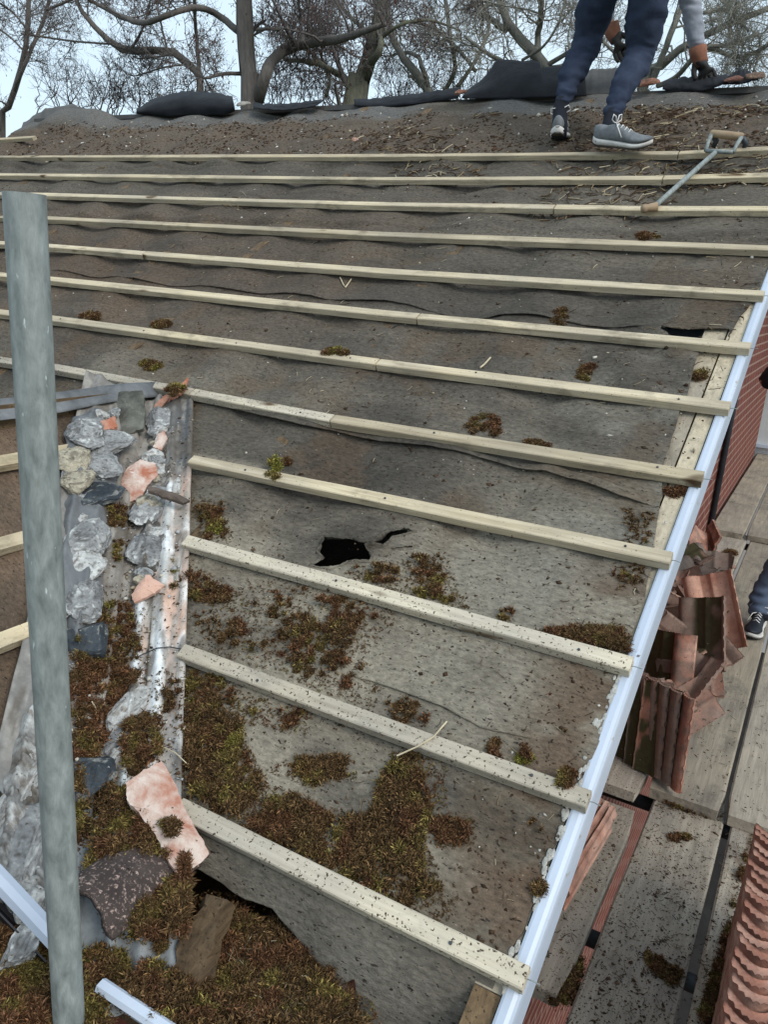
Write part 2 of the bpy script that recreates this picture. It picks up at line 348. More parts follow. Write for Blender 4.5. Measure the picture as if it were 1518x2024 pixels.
# ================================================================ felt on the main slope
LAPS = [.44, 1.18, 1.93, 2.68, 3.43]
LAPX = {0: [(690, 1333), (760, 1352), (880, 1400), (950, 1440), (1050, 1462)], 1: [(385, 790), (450, 806), (520, 830), (600, 848), (660, 852), (760, 874), (880, 893), (980, 907), (1080, 932), (1150, 957), (1220, 986), (1290, 1001)], 2: [(100, 534), (250, 548), (380, 566), (500, 574), (620, 588), (759, 599), (850, 612), (947, 619), (1136, 632), (1315, 649)]}
LAPX = {k: np.array(sorted(xv(a, b_, -.03) for a, b_ in q)) for k, q in LAPX.items()}
def lapline(x, k):
    if k in LAPX: return np.interp(x, LAPX[k][:, 0], LAPX[k][:, 1])
    return LAPS[k] + .035*(fbm(np.stack([x*1.3, 0*x+k*7.1, 0*x], -1), 2, 5)-.5)*2
def felt_off(x, v):
    x = np.asarray(x, float); v = np.asarray(v, float)
    bay = np.floor((x+.49)/.5); w = np.sin(np.pi*(x+.49)/.5)**2*sstep(-.40, -.50, x)*(.45+.9*_h(bay, np.floor(v/GAUGE), 0*bay, 5)); z0 = np.zeros_like(x)
    big = fbm(np.stack([x*1.1, v*2.2, z0], -1), 3, 1)
    o = -.0290 - w*(.005 + .030*big*sstep(.3, 1.8, v) + .006*big)
    vb = np.mod(v/GAUGE, 1.0)
    o = o - w*.007*np.sin(np.pi*vb) + .016*(fbm(np.stack([x*2.6 + v*2.2, v*1.1 - x*.6, z0+8], -1), 4, 14)-.5)*sstep(.9, 1.5, v) - .011*np.clip(1-np.abs(fbm(np.stack([x*1.5+v*2.5, v*3 - x*1.2, z0+3], -1), 3, 15)-.5)*14, 0, 1)*sstep(.7, 1.1, v)
    wr = fbm(np.stack([x*2.0, v*26 + 3*x, z0], -1), 3, 2)-.5
    o = o + .007*wr*(.4+.6*w)
    o = o + .006*(fbm(np.stack([x*7, v*7, z0], -1), 4, 3)-.5)
    for k in range(len(LAPS)):
        d = v - lapline(x, k)
        o = o + (.004 if k in (0, 1, 2) else .008)*sstep(-.004, .003, d)*np.exp(-np.clip(d, 0, 9)/.16)
        amp = fbm(np.stack([x*1.6+3*k, z0+k, z0], -1), 2, 9)
        fold = sstep(.42, .62, amp) if k > 2 else 0*amp
        o = o + fold*.015*np.exp(-((d-.030)/.022)**2) - fold*.008*np.exp(-((d+.018)/.014)**2)
    # slack diagonal creases by the gable end and over the torn hole
    near = sstep(-1.3, -.6, x)*sstep(.65, .95, v)*(1-sstep(1.9, 2.1, v))
    o = o + near*.022*(np.sin(24*(v*1.0 + .8*x) + 6*fbm(np.stack([x*3, v*3, z0], -1), 3, 6))*.5)*fbm(np.stack([x*2, v*2, z0+4], -1), 2, 7)
    o = o + .010*np.exp(-((v-.80)/.03)**2 - ((x+.78)/.18)**2)
    hs = np.exp(-((v-.735+.22*(x+.95))/.035)**2 - ((x+.95)/.17)**2); o = o + .012*hs
    soil = sstep(3.55, 3.7, v)*(1-sstep(4.15, 4.3, v))
    o = o + soil*.040*(fbm(np.stack([x*9, v*9, z0], -1), 4, 8)-.45)
    # nothing may push up through a batten
    onb = (np.minimum(vb, 1-vb)*GAUGE < .05) & (v > -.05) & (v < 3.62)
    vb2 = np.mod(v/GAUGE + .12, 1.0)
    cap = np.where((vb2 < .24) & (v > -.06) & (v < 3.6), -.0268, -.008)
    o = np.minimum(o, cap)
    o = o - 1.15*np.clip(-.035 - v, 0, 1)**1.15
    o = np.where((x > -.395) & (v > -.05), np.maximum(o, -.0345), o)
    uu_ = (x+2.099)*.74794 + (Y0+v*CS-2.026)*.66376; o = np.where((uu_ < .21) & (v < 1.3), np.minimum(o, -.036), o)
    hump = np.exp(-((x+5.75)/.30)**2)*sstep(4.0, 4.42, v)
    o = o + .10*hump + .03*sstep(4.1, 4.45, v)*(fbm(np.stack([x*1.7, z0, z0], -1), 3, 12)-.5)
    return o
def felt_pt(x, v, lift=0.0):
    x = np.asarray(x, float); v = np.asarray(v, float)
    return mainv(x, v, felt_off(x, v)+lift)
def px_felt(px, py, lift=0.0):
    x, v = xv(px, py, -.035); return felt_pt(np.array([x]), np.array([v]), lift)[0]
EDGE = [(-.3, -.285), (.0, -.280), (.06, -.266), (.30, -.264), (.46, -.254), (.62, -.258), (.68, -.266), (.80, -.270), (.95, -.282), (1.10, -.306), (1.20, -.318), (1.30, -.342), (1.45, -.350), (1.60, -.356), (1.75, -.366), (1.90, -.372), (1.945, -.372), (1.955, -.300), (2.05, -.300), (2.2, -.280), (2.4, -.266), (4.7, -.262)]
VLOW = [(-6.4, -.10), (-1.0, -.085), (-.8, -.092), (-.70, -.088), (-.62, -.115), (-.53, -.14), (-.50, -.125), (-.47, -.19), (-.43, -.21), (-.41, -.22), (-.26, -.22)]
def felt_col(x, v):
    # colours the felt itself has: bitumen, dust, soil and the greyer ridge strip
    z0 = 0*x
    n1 = fbm(np.stack([x*1.7, v*1.7, z0], -1), 5, 31); n2 = fbm(np.stack([x*6, v*9, z0], -1), 5, 32); n3 = fbm(np.stack([x*3, v*30, z0], -1), 4, 33)
    c = mixc(np.tile(np.array([.066, .059, .051]), (len(x), 1)), (.150, .131, .107), np.clip(.5*n1+.6*n2-.05, 0, 1))
    c = mixc(c, (.040, .035, .030), sstep(.52, .72, n3)*.35)
    dust = np.clip(sstep(1.75, .55, v)*.9 + .10, 0, 1)*sstep(.30, .66, .55*n1+.45*n2)
    c = mixc(c, (.31, .275, .215), dust*.95)
    gv = sstep(-1.0, -.35, x)*sstep(.2, .9, v)*(1-sstep(1.9, 2.4, v)); c = mixc(c, (.20, .188, .160), gv*sstep(.40, .62, n2)*.75)
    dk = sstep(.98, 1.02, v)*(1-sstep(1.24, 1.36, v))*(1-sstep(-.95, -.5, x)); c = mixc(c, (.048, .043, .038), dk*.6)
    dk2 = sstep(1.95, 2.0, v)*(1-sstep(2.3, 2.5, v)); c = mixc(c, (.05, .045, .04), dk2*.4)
    rd = sstep(.58, .72, fbm(np.stack([x*5, v*5, z0+3], -1), 4, 35)); c = mixc(c, (.125, .088, .058), rd*.45*(1-sstep(2.2, 3.0, v)))
    tan = sstep(1.3, 1.7, v)*(1-sstep(2.6, 3.2, v))*(1-sstep(-2.2, -1.2, x)); c = mixc(c, (.125, .088, .062), tan*.55*n2*1.3)
    vr = sstep(-.50, -.32, x)*(1-sstep(.8, 1.0, v)); c = mixc(c, (.125, .080, .052), vr*sstep(.42, .6, n2)*.8)
    soil = sstep(3.5, 3.68, v)*(1-sstep(4.12, 4.3, v)); c = mixc(c, (.118, .090, .068), soil*(.4+.6*n2))
    rg = sstep(4.12, 4.25, v); c = mixc(c, (.135, .132, .127), rg*.85*sstep(.3, .5, n1))
    ap = sstep(-.02, -.06, v); c = mixc(c, (.17, .158, .135), ap*.8*(.4+.9*n2))
    return c
def build_felt():
    global HOLES
    nu, nw = 620, 560
    u = 1-(1-np.linspace(0, 1, nu))**1.55; w = np.linspace(0, 1, nw)**1.25
    U, Wv = np.meshgrid(u, w, indexing='ij')
    e = np.array(EDGE); lo = np.array(VLOW)
    xg = XL + U*(-.262-XL)
    vl = np.interp(xg, lo[:, 0], lo[:, 1]) + .012*(fbm(np.stack([xg*22, 0*xg, 0*xg], -1), 3, 21)-.5)
    vg = vl + Wv*(VR-vl)
    xe = np.interp(vg, e[:, 0], e[:, 1]) + .012*(fbm(np.stack([vg*18, 0*xg, 0*xg], -1), 3, 22)-.5)
    xg = XL + U*(np.minimum(xe, -.245)-XL)
    # torn holes (outlines on the roof plane)
    polys = HOLES = [[(620,1112),(632,1105),(640,1095),(632,1085),(645,1063),(680,1068),(700,1065),(715,1072),(735,1070),(755,1052),(790,1048),(812,1052),(770,1062),(755,1080),(722,1086),(735,1100),(730,1113),(690,1112),(655,1121)],
             [(775,1082),(825,1074),(815,1083),(795,1085)], [(1300,648),(1445,652),(1440,675),(1380,674),(1330,668)]]
    x = xg.ravel(); v = vg.ravel(); kill = np.zeros(x.shape, bool)
    for pl in polys:
        P = [xv(a, b_, -.03) for a, b_ in pl]
        Pc_ = np.mean(np.array(P), 0); P = [tuple(Pc_ + (np.array(p_)-Pc_)*1.10) for p_ in P] if len(P) > 6 else P; inside = in_poly(x, v, P)
        # snap grid points that lie near the outline onto it, so that the torn edge is not a staircase
        A = np.array(P); B = np.roll(A, -1, 0); best = np.full(x.shape, 9.0); bx, bv = x.copy(), v.copy()
        c = A.mean(0); R = np.abs(A-c).max()+.05; idx = np.where((abs(x-c[0]) < R) & (abs(v-c[1]) < R))[0]
        for p, q in zip(A, B):
            d = q-p; t = np.clip(((x[idx]-p[0])*d[0] + (v[idx]-p[1])*d[1])/(d@d), 0, 1); qx, qv = p[0]+t*d[0], p[1]+t*d[1]
            dd = np.hypot(x[idx]-qx, v[idx]-qv); m = dd < best[idx]; ii = idx[m]; best[ii] = dd[m]; bx[ii] = qx[m]; bv[ii] = qv[m]
        sn = best < .0062; x[sn] = bx[sn]; v[sn] = bv[sn]; kill |= inside & ~sn
    o = felt_off(x, v)
    V = mainv(x, v, o)
    Fc = grid_faces(nu, nw); Fc = Fc[~kill[Fc].any(1)]
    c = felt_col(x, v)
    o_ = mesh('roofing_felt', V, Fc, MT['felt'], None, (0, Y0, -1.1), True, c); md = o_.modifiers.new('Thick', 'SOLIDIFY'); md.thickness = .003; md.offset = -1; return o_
def torn_lip(parent, poly, seed):
    P = [np.array(xv(a, b_, -.03)) for a, b_ in poly]; c = np.mean(P, 0); P = [c + (p_-c)*1.10 for p_ in P] if len(P) > 6 else P; ring = []
    for i in range(len(P)):
        p, q = P[i], P[(i+1) % len(P)]; m = max(2, int(np.linalg.norm(q-p)/.004))
        for k in range(m): ring.append(p + (q-p)*k/m)
    ring = np.array(ring); n = len(ring); nx_ = np.roll(ring, -1, 0)-np.roll(ring, 1, 0); nrm_ = np.stack([-nx_[:, 1], nx_[:, 0]], 1); nrm_ /= np.linalg.norm(nrm_, axis=1, keepdims=True)+1e-9
    if not in_poly(np.array([ring[3, 0]+nrm_[3, 0]*.002]), np.array([ring[3, 1]+nrm_[3, 1]*.002]), [tuple(p) for p in P])[0]: nrm_ = -nrm_
    k = np.arange(n); L = .0012 + .0045*np.clip(fbm(np.stack([k*.11, 0.0*k+seed, 0.0*k], -1), 3, seed)-.35, 0, 1)*2 + .004*vnoise(np.stack([k*.9, 0.0*k, 0.0*k+seed], -1), 3); up_ = fbm(np.stack([k*.07, 0.0*k+seed+4, 0.0*k], -1), 2, seed+2)-.46
    V = []
    o0 = felt_off(ring[:, 0], ring[:, 1])
    for f_ in (-.004, .0, .5, 1.0):
        q = ring + nrm_*(f_*L if f_ > 0 else np.full(n, f_))[:, None]; lift = (.0012 if f_ > 0 else -.0012) + (up_*.05*max(f_, 0)**1.2); V.append(mainv(q[:, 0], q[:, 1], o0+lift))
    V = np.concatenate(V); Fc = [(r_*n+i, r_*n+(i+1) % n, (r_+1)*n+(i+1) % n, (r_+1)*n+i) for r_ in range(3) for i in range(n)]
    o_ = mesh('torn_edge', V, Fc, MT['felt'], parent, None, True, np.tile(felt_col(ring[:, 0], ring[:, 1])*.9, (4, 1)))
    md = o_.modifiers.new('Thick', 'SOLIDIFY'); md.thickness = .0022
felt = build_felt()
for i_, p_ in enumerate(HOLES[:2]): torn_lip(felt, p_, 400+i_)
def lap_edge(parent, k, seed, wd, gap, fold):
    x0, x1 = LAPX[k][0, 0], LAPX[k][-1, 0]; n, m = int((x1-x0)/.006), 16; xs = np.linspace(x0, x1, n); f_ = np.linspace(0, 1, m); X, Fg = np.meshgrid(xs, f_, indexing='ij')
    z0 = 0*X; e_ = np.minimum(1, 14*np.minimum((X-x0), (x1-X))/(x1-x0)); v = lapline(X, k) + .004*(fbm(np.stack([X*30, z0, z0+seed], -1), 3, seed)-.5) + wd*Fg
    a_ = fbm(np.stack([X*3.1, z0+seed, z0], -1), 3, seed+1); g_ = e_*(gap*(.25+1.5*np.clip(a_-.25, 0, 1)))
    lift = g_*(1-Fg)**1.5 + fold*e_*np.clip(a_*1.6-.2, 0, 1)*np.sin(np.pi*np.clip(Fg*1.15, 0, 1))**2 + .003*(fbm(np.stack([X*18, v*40, z0], -1), 3, seed+2)-.5)*(1-Fg) - .006*Fg**4 + .002*(1-Fg)
    V = mainv(X, v, np.minimum(felt_off(X, v)*Fg + felt_off(X, lapline(X, k)+wd*.5)*(1-Fg), -.0275) + lift).reshape(-1, 3); nn = fbm(np.stack([X*6, v*9, z0], -1), 4, seed+3).ravel()
    o_ = mesh('lap_edge', V, grid_faces(n, m), MT['felt'], parent, None, True, felt_col(X.ravel(), v.ravel())); md = o_.modifiers.new('Thick', 'SOLIDIFY'); md.thickness = .0025; md.offset = -1
lap_edge(felt, 1, 501, .058, .022, .014); lap_edge(felt, 2, 502, .085, .010, .002); lap_edge(felt, 0, 503, .07, .003, .0)
tag(felt, 'torn dusty brown roofing felt draped over the rafters of the main roof slope', 'roofing felt')

# ================================================================ battens of the main slope
BP = {1:[(0,307),(759,304),(1060,301),(1340,298),(1518,289)],2:[(0,342),(759,349.5),(1300,347),(1518,341)],3:[(90,381),(759,399),(1280,407),(1518,407)],4:[(95,427),(759,458),(1518,484)],
5:[(95,481),(290,496),(759,530),(1514,573)],6:[(100,546),(759,612),(1487,676)],7:[(103,623),(759,709),(1447,793)],8:[(5,705),(108,718),(385,767),(660,818),(1394,931)],
9:[(0,800),(385,899),(759,974),(1332,1090)],10:[(375,1058),(759,1162),(1254,1297)],11:[(365,1272),(759,1415),(1170,1561)],12:[(360,1575),(759,1770),(1048,1908)]}
def batten(k, x0, x1, label, mat='batten', nail=True):
    pts = sorted(xv(a, b_, 0.0) for a, b_ in BP[k]); X = np.array([p[0] for p in pts]); Vv = np.array([p[1] for p in pts])
    vn = (12-k)*GAUGE; n = max(4, int((x1-x0)/.07)); xs = np.linspace(x0, x1, n)
    v = np.interp(xs, X, Vv); far = np.clip((X[0]-xs)/1.0, 0, 1); v = v*(1-far) + (.5*vn+.5*Vv[0])*far
    wv = .0385 if k > 8 else .040; h = .025; sd_ = k*13.7 + x0
    nz = lambda s: .0016*(2*fbm(np.stack([xs*5+sd_, 0*xs+s, 0*xs], -1), 3, 40)-1)
    V = []
    for i, x in enumerate(xs):
        e1, e2, e3, e4 = (nz(s)[i] for s in (1, 2, 3, 4)); tw = .001*math.sin(1.7*x+k)
        b0 = .0025
        for (dv, o) in ((-wv+e1+b0, 0+e2*.6-tw), (0-b0, 0+e3*.6+tw), (0+e3, -b0+tw), (0+e3, -h), (-wv+e1, -h), (-wv+e1, -b0-tw)): V.append(main(x, v[i]+dv, o))
    Fc = [(i*6+j, i*6+(j+1) % 6, (i+1)*6+(j+1) % 6, (i+1)*6+j) for i in range(n-1) for j in range(6)]
    Fc = [f[::-1] for f in Fc] + [tuple(range(6))[::-1][::-1], tuple((n-1)*6+j for j in range(6))[::-1]]
    o = mesh('roof_batten', V, Fc, MT[mat], None, main((x0+x1)/2, float(np.interp((x0+x1)/2, xs, v))-.02, -.025))
    tag(o, label, 'roof batten', 'battens nailed across the main roof slope')
    if nail:
        b = MB(); p = main(x1-.004, v[-1]-.018, -.012)
        b.tube([p, p+np.array([.013, .001, .001]), p+np.array([.026, 0, .004*RNG.uniform(-1, 1)])], .0011, 5); b.build('nail', MT['galv'], o)
    if k >= 7:
        for xr in [-.35] + RAFT[1:]:
            if x0+.03 < xr < x1-.02:
                vv = float(np.interp(xr, xs, v)) - wv*(.35+.3*RNG.random()); p = main(xr + .012*RNG.normal(), vv, .0012); bb = MB(); bb.tube([p - NRM*.003, p + NRM*.0012], .0032, 8); bb.build('nail', MT['steel_dark'], o)
    return o
def bx(k, px, py): return xv(px, py, 0.0)[0]
def yb(k, px): a = BP[k]; return float(np.interp(px, [p[0] for p in a], [p[1] for p in a]))
def xat(k, px): return xv(px, yb(k, px), 0.0)[0]
END = {k: xat(k, BP[k][-1][0]) for k in range(5, 13)}
FAR = XL+.10
g = .003
batten(12, xat(12, 362), END[12], 'lowest pale batten at the eaves, its upper end under the broken orange tile', 'batten_old')
batten(11, xat(11, 366), END[11], 'second batten up from the eaves, a long straw stalk lying across it', 'batten_old')
batten(10, xat(10, 372), END[10], 'third batten up from the eaves, just below the torn black hole', 'batten_old')
batten(9, xat(9, 384), END[9], 'fourth batten up from the eaves, a bright green moss tuft hanging on it', 'batten')
batten(9, FAR, -2.42, 'stained batten seen beyond the scaffold pole above the lead strip', 'batten_old', False)
batten(8, FAR, xat(8, 386)-g, 'weathered batten running behind the pole to the head of the valley', 'batten_old', False)
batten(8, xat(8, 386)+g, xat(8, 663)-g, 'short weathered batten between the valley head and a butt joint', 'batten_old', False)
batten(8, xat(8, 663)+g, END[8], 'batten from the butt joint over the loose felt fold to the white trim', 'batten')
batten(7, FAR, xat(7, 752)-g, 'sixth batten row up, pole side length with a green moss strip near its joint', 'batten', False)
batten(7, xat(7, 752)+g, END[7], 'sixth batten row up, gable side length ending over the bare verge planks', 'batten')
batten(6, FAR, xat(6, 832)-g, 'seventh batten row up, longer length running behind the scaffold pole', 'batten', False)
batten(6, xat(6, 832)+g, END[6], 'seventh batten row up, length in front of the dark felt gap at the verge', 'batten')
batten(5, FAR, xat(5, 290)-g, 'eighth batten row up, far length crossing behind the pole', 'batten', False)
batten(5, xat(5, 290)+g, END[5], 'eighth batten row up, long gable side length reaching the white trim', 'batten')
batten(4, FAR, -.245, 'ninth batten row up, one unbroken length with a brown moss lump on it', 'batten', False)
batten(3, FAR, xat(3, 1100)-g, 'third batten row below the ridge, long length running behind the pole top', 'batten', False)
batten(3, xat(3, 1100)+g, -.24, 'third batten row below the ridge, short length under the foot of the tool', 'batten', False)
batten(2, FAR, xat(2, 1314)-g, 'second batten row below the ridge, long length passing above the pole top', 'batten', False)
batten(2, xat(2, 1314)+g, -.24, 'second batten row below the ridge, short raised length under the tool shaft', 'batten', False)
batten(1, FAR, xat(1, 1345)-g, 'topmost batten, long length the grey trainers stand on', 'batten', False)
batten(1, xat(1, 1345)+g, -.24, 'topmost batten, short length beneath the tool handle', 'batten', False)
p0, p1 = xv(-40, 275, 0), xv(70, 268, 0)
BP[0] = [(-40, 275), (70, 268)]
o = batten(0, p0[0], p1[0], 'short loose batten at the far end below the ridge hump', 'batten', False)

# ================================================================ the small wing roof and its valley
C0 = np.array([-2.099, 2.026, -.483]); TW = math.tan(math.radians(32.077)); DV = np.array([.66376, -.74794]); PV = np.array([.74794, .66376]); XRG = -2.15
def wing_z(x): return C0[2] - TW*(np.abs(x-XRG) - (C0[0]-XRG))
def on_wing(px, py, o=0.0):
    n = np.array([math.sin(math.radians(32.077)), 0, math.cos(math.radians(32.077))]); r = ray(px, py); return r*((n@C0+o)/(r@n))
def yval(x): return 2.026 - (np.abs(x-XRG)-(C0[0]-XRG))*1.1268
nu, nw = 150, 150
U, Wv = np.meshgrid(np.linspace(-3.25, -.93, nu), np.linspace(0, 1, nw)**.7, indexing='ij')
yl = -.9; Yg = yl + (yval(U)-.05-yl)*Wv; nz = fbm(np.stack([U*5, Yg*5, 0*U], -1), 4, 51)
Zg = wing_z(U) - .030 + .02*(nz-.5) - .012*np.sin(np.pi*(Yg+.1)/.45)**2
cw = mixc(np.tile(np.array([.07, .055, .042]), (U.size, 1)), (.215, .15, .105), np.clip(fbm(np.stack([U*4, Yg*7, 0*U], -1), 5, 52).ravel()*1.5-.3, 0, 1))
o = mesh('roofing_felt', np.stack([U, Yg, Zg], -1).reshape(-1, 3), grid_faces(nu, nw), MT['felt'], None, (-2.1, .6, -1.2), True, cw)
tag(o, 'reddish brown felt on the small wing roof behind the scaffold pole', 'roofing felt')
for x, lab in ((-1.985, 'uppermost pale batten of the small wing roof beside the lead strip'), (-1.752, 'wing roof batten with a pink tile shard resting on it'), (-1.532, 'lowest wing roof batten, running to the dented valley edge')):
    b = MB(); ye = float(yval(np.array(x)))-.262; z = wing_z(x)-.024; n = 24; V = []
    tx = np.array([math.cos(math.radians(32.077)), 0, -math.sin(math.radians(32.077))]); tn = np.array([math.sin(math.radians(32.077)), 0, math.cos(math.radians(32.077))])
    for i in range(n):
        y = -.88 + (ye+.88)*i/(n-1); e = .002*(2*fbm(np.array([[y*5, x*9, k] for k in range(4)]), 2, 61)-1)
        for k, (a_, h_) in enumerate(((-.02, 0), (.02, 0), (.02, .025), (-.02, .025))): V.append(np.array([x, y, z]) + tx*(a_+e[k]) + tn*(h_+e[(k+1) % 4]*.5))
    Fc = [(i*4+j, i*4+(j+1) % 4, (i+1)*4+(j+1) % 4, (i+1)*4+j) for i in range(n-1) for j in range(4)] + [(3, 2, 1, 0)[::-1], tuple((n-1)*4+j for j in range(4))[::-1]]
    o = mesh('roof_batten', V, [f[::-1] for f in Fc], MT['batten_y']); tag(o, lab, 'roof batten', 'battens on the small wing roof')
# ridge timber of the wing with lead dressed over it
b = MB(); pa, pb = on_wing(285, 772), np.array([XRG, -.85, wing_z(XRG)])
b.box((XRG-.02, -.85, wing_z(XRG)-.06), (.04, 0, 0), (0, 2.86, 0), (0, 0, .075)); o = b.build('ridge_timber', MT['timber']); tag(o, 'weathered ridge timber of the wing roof under the lead strip', 'roof timber')
nu, nw = 60, 9; V = []
for i in range(nu):
    y = .55 + 1.62*i/(nu-1)
    for k in range(nw):
        s = (k-4)/4; wob = .006*(fbm(np.array([[y*6, s*3, 0]]), 3, 71)[0]-.5)*2; lift = .02 + .012*math.sin(7*y)*(1 if s > 0 else .2)
        V.append((XRG + .048*s + .004*math.sin(9*y), y, wing_z(XRG+.048*s) + lift*(1-.4*abs(s)) + wob + .012*math.exp(-(s/.25)**2)))
o = mesh('lead_flashing', V, grid_faces(nu, nw), MT['lead'], smooth=True); tag(o, 'dark lead flashing strip dressed over the wing ridge, running behind the pole', 'flashing')
md = o.modifiers.new('Thick', 'SOLIDIFY'); md.thickness = .003
# valley trough
def tr_pt(t, u, lift=0.0):
    t = np.asarray(t, float); u = np.asarray(u, float)
    x = C0[0] + t*DV[0] + u*PV[0]; y = C0[1] + t*DV[1] + u*PV[1]
    zm = A0 + TN*y - .024/CS; zw = C0[2] - TW*(x-C0[0]) - .002
    z = np.where(u > 0, zm, zw) + .012*np.exp(-(u/.03)**2)
    for uc, hh, ww in ((-.135, .014, .012), (-.07, .016, .012), (.062, .016, .011), (.118, .018, .012), (.172, .008, .008)): z = z + hh*np.exp(-((u-uc)/ww)**2)
    z = z + .006*(fbm(np.stack([t*9, u*14, 0*t], -1), 3, 75)-.5)
    return np.stack([x, y, z+lift], -1)
nt_, nu_ = 190, 84
T, U = np.meshgrid(np.linspace(-.05, 1.80, nt_), np.linspace(-.186, .181, nu_), indexing='ij')
edge = .006*(fbm(np.stack([T*7, 0*T, 0*T], -1), 3, 76)-.5)*(abs(U)/.18)
U = np.maximum(U, -.186 + .15*sstep(1.42, 1.56, T)); V = tr_pt(T, U+edge).reshape(-1, 3); t = T.ravel(); u = U.ravel(); z0 = 0*t
n1 = fbm(np.stack([t*3, u*30, z0], -1), 4, 77); n2 = fbm(np.stack([t*12, u*40, z0], -1), 4, 78)
c = mixc(np.tile(np.array([.15, .135, .12]), (len(t), 1)), (.30, .275, .245), n2)
fl = sstep(.060, .085, u)*sstep(.33, .50, t); pk = mixc(mixc(np.tile(np.array([.36, .30, .26]), (len(t), 1)), (.55, .38, .30), sstep(.4, .65, n1)), (.72, .72, .70), sstep(.46, .66, n2)*.8)
c = c*(1-fl[:, None]) + pk*fl[:, None]
rib = np.exp(-((u-.118)/.012)**2)+np.exp(-((u-.062)/.011)**2); c = mixc(c, (.70, .74, .76), np.clip(rib*sstep(.2, .5, t)*.9*sstep(.3, .5, n2), 0, 1))
grv = np.exp(-((u-.092)/.005)**2)+np.exp(-((u-.148)/.004)**2); c = mixc(c, (.06, .045, .03), np.clip(grv*sstep(.45, .6, n2)*1.1, 0, 1))
c = mixc(c, (.085, .09, .095), (1-sstep(.35, .5, t))*sstep(.1, .13, u)*.9)
gl = sstep(1.0, 1.3, t)*sstep(.12, .14, u); c = mixc(c, (.27, .27, .26), gl*.8)
c = mixc(c, (.185, .18, .17), sstep(-.06, -.1, u)*.75)
c = mixc(c, (.33, .31, .28), sstep(.5, .66, fbm(np.stack([t*16, u*60, z0], -1), 3, 79))*.6)
c = mixc(c, (.10, .085, .07), sstep(.55, .66, fbm(np.stack([t*10, u*50, z0+5], -1), 4, 80))*.7)
c = mixc(c, (.26, .30, .33), sstep(1.42, 1.48, t)*.75)
c = mixc(c, (.04, .035, .03), np.exp(-((u+.047)/.008)**2)*.9)
o = mesh('valley_trough', V, grid_faces(nt_, nu_)[:, ::-1], MT['attr'], smooth=True, col=c); tag(o, 'ribbed valley trough streaked with white and pink mortar dust beside the pole', 'valley gutter')
md = o.modifiers.new('Thick', 'SOLIDIFY'); md.thickness = .003; md.offset = -1
_TT, _UU = np.meshgrid(np.linspace(-.05, 1.8, 260), np.linspace(-.19, .19, 80), indexing='ij'); _TP = tr_pt(_TT, _UU).reshape(-1, 3)
def px_trough(px, py, lift=0.0):
    r = ray(px, py); tt, uu = _TT, _UU; P = _TP + np.array([0, 0, lift])
    d = P @ r; q = P - d[:, None]*r/(r@r); k = int(np.argmin((q**2).sum(1))); return P[k], tt.ravel()[k], uu.ravel()[k]
# ================================================================ scaffold: pole, boards, tubes
def scaffold_pole(x, y, z0, z1, label):
    b = MB(); n = 40; R = .02415; b.tube([(x, y, z0), (x, y, z1)], R, n, False)
    b.tube([(x, y, z0), (x, y, z1-.001)], R-.004, n, False)
    k = len(b.v); ring = [(x + r*math.cos(2*math.pi*i/n), y + r*math.sin(2*math.pi*i/n), z1) for r in (R, R-.004) for i in range(n)]
    b.add(ring, [(i, (i+1) % n, n+(i+1) % n, n+i) for i in range(n)])
    o = b.build('scaffold_pole', MT['galv'], None, (x, y, z0), True); return tag(o, label, 'scaffold pole')
az = math.radians(37.3); scaffold_pole(-1.087*math.sin(math.radians(90)-az), 1.087*math.sin(az), -3.9, .068, 'upright galvanised scaffold pole standing close in front of the valley')
def board(x0, x1, y0, y1, zt, label, mat='board', th=.038):
    b = MB(); n = max(6, int((y1-y0)/.12)); V = []; sd_ = x0*31+y0
    ys = np.linspace(y0, y1, n); c = .006
    for i, y in enumerate(ys):
        e = .0022*(2*fbm(np.array([[y*3, sd_, k] for k in range(4)]), 2, 81)-1); rr = .012 if i in (0, n-1) else 0
        wv = .002*math.sin(y*1.3+sd_)
        for (x, z) in ((x0+rr, zt-th), (x1-rr, zt-th), (x1-rr, zt-c), (x1-c-rr*.4, zt), (x0+c+rr*.4, zt), (x0+rr, zt-c)): V.append((x+e[0]+wv, y, z+e[1]))
    Fc = [(i*6+j, i*6+(j+1) % 6, (i+1)*6+(j+1) % 6, (i+1)*6+j) for i in range(n-1) for j in range(6)] + [tuple(range(6)), tuple((n-1)*6+j for j in range(6))[::-1]]
    o = mesh('scaffold_board', V, [f[::-1] for f in Fc], MT[mat]); return tag(o, label, 'scaffold board', 'scaffold boards along the gable wall')
ZB = -1.65; ZF = -1.612
board(-.535, -.276, 1.60, 2.455, ZB, 'short scaffold board beside the white trim with three tiles on edge')
board(-.247, -.020, -1.2, 2.70, ZB, 'wide mud-spattered scaffold board beside the tile row, moss at its end')
board(.002, .228, -1.2, 2.70, ZB, 'dirty scaffold board carrying the tight row of salmon tiles')
board(.252, .477, -1.2, 2.70, ZB, 'unseen scaffold board added outside the tight row of salmon tiles to cast shade')  # out of view; added to shade the brick below the boards
board(.235, .460, 2.56, 6.25, ZF, 'unseen scaffold board added outside the far run to cast shade', 'board_clean')  # added out of view to darken the brick in the board gap
board(.500, .725, -1.2, 6.2, ZB, 'unseen scaffold board added at the outer edge of the gable lift to cast shade')  # unseen, put in to keep sun off the gable brick
board(-.535, -.292, 2.50, 6.2, ZF, 'scaffold board under the heap of broken tiles against the gable')
board(-.272, -.030, 2.56, 6.3, ZF, 'scaffold board beyond the overlap, next to the mossy tile heap', 'board_clean')
board(-.018, .210, 2.56, 6.25, ZF, 'clean grey scaffold board the standing person has a shoe on', 'board_clean')
board(-.545, -.315, 6.05, 9.9, ZF+.040, 'far scaffold board lying along the foot of the brick gable', 'board_clean')
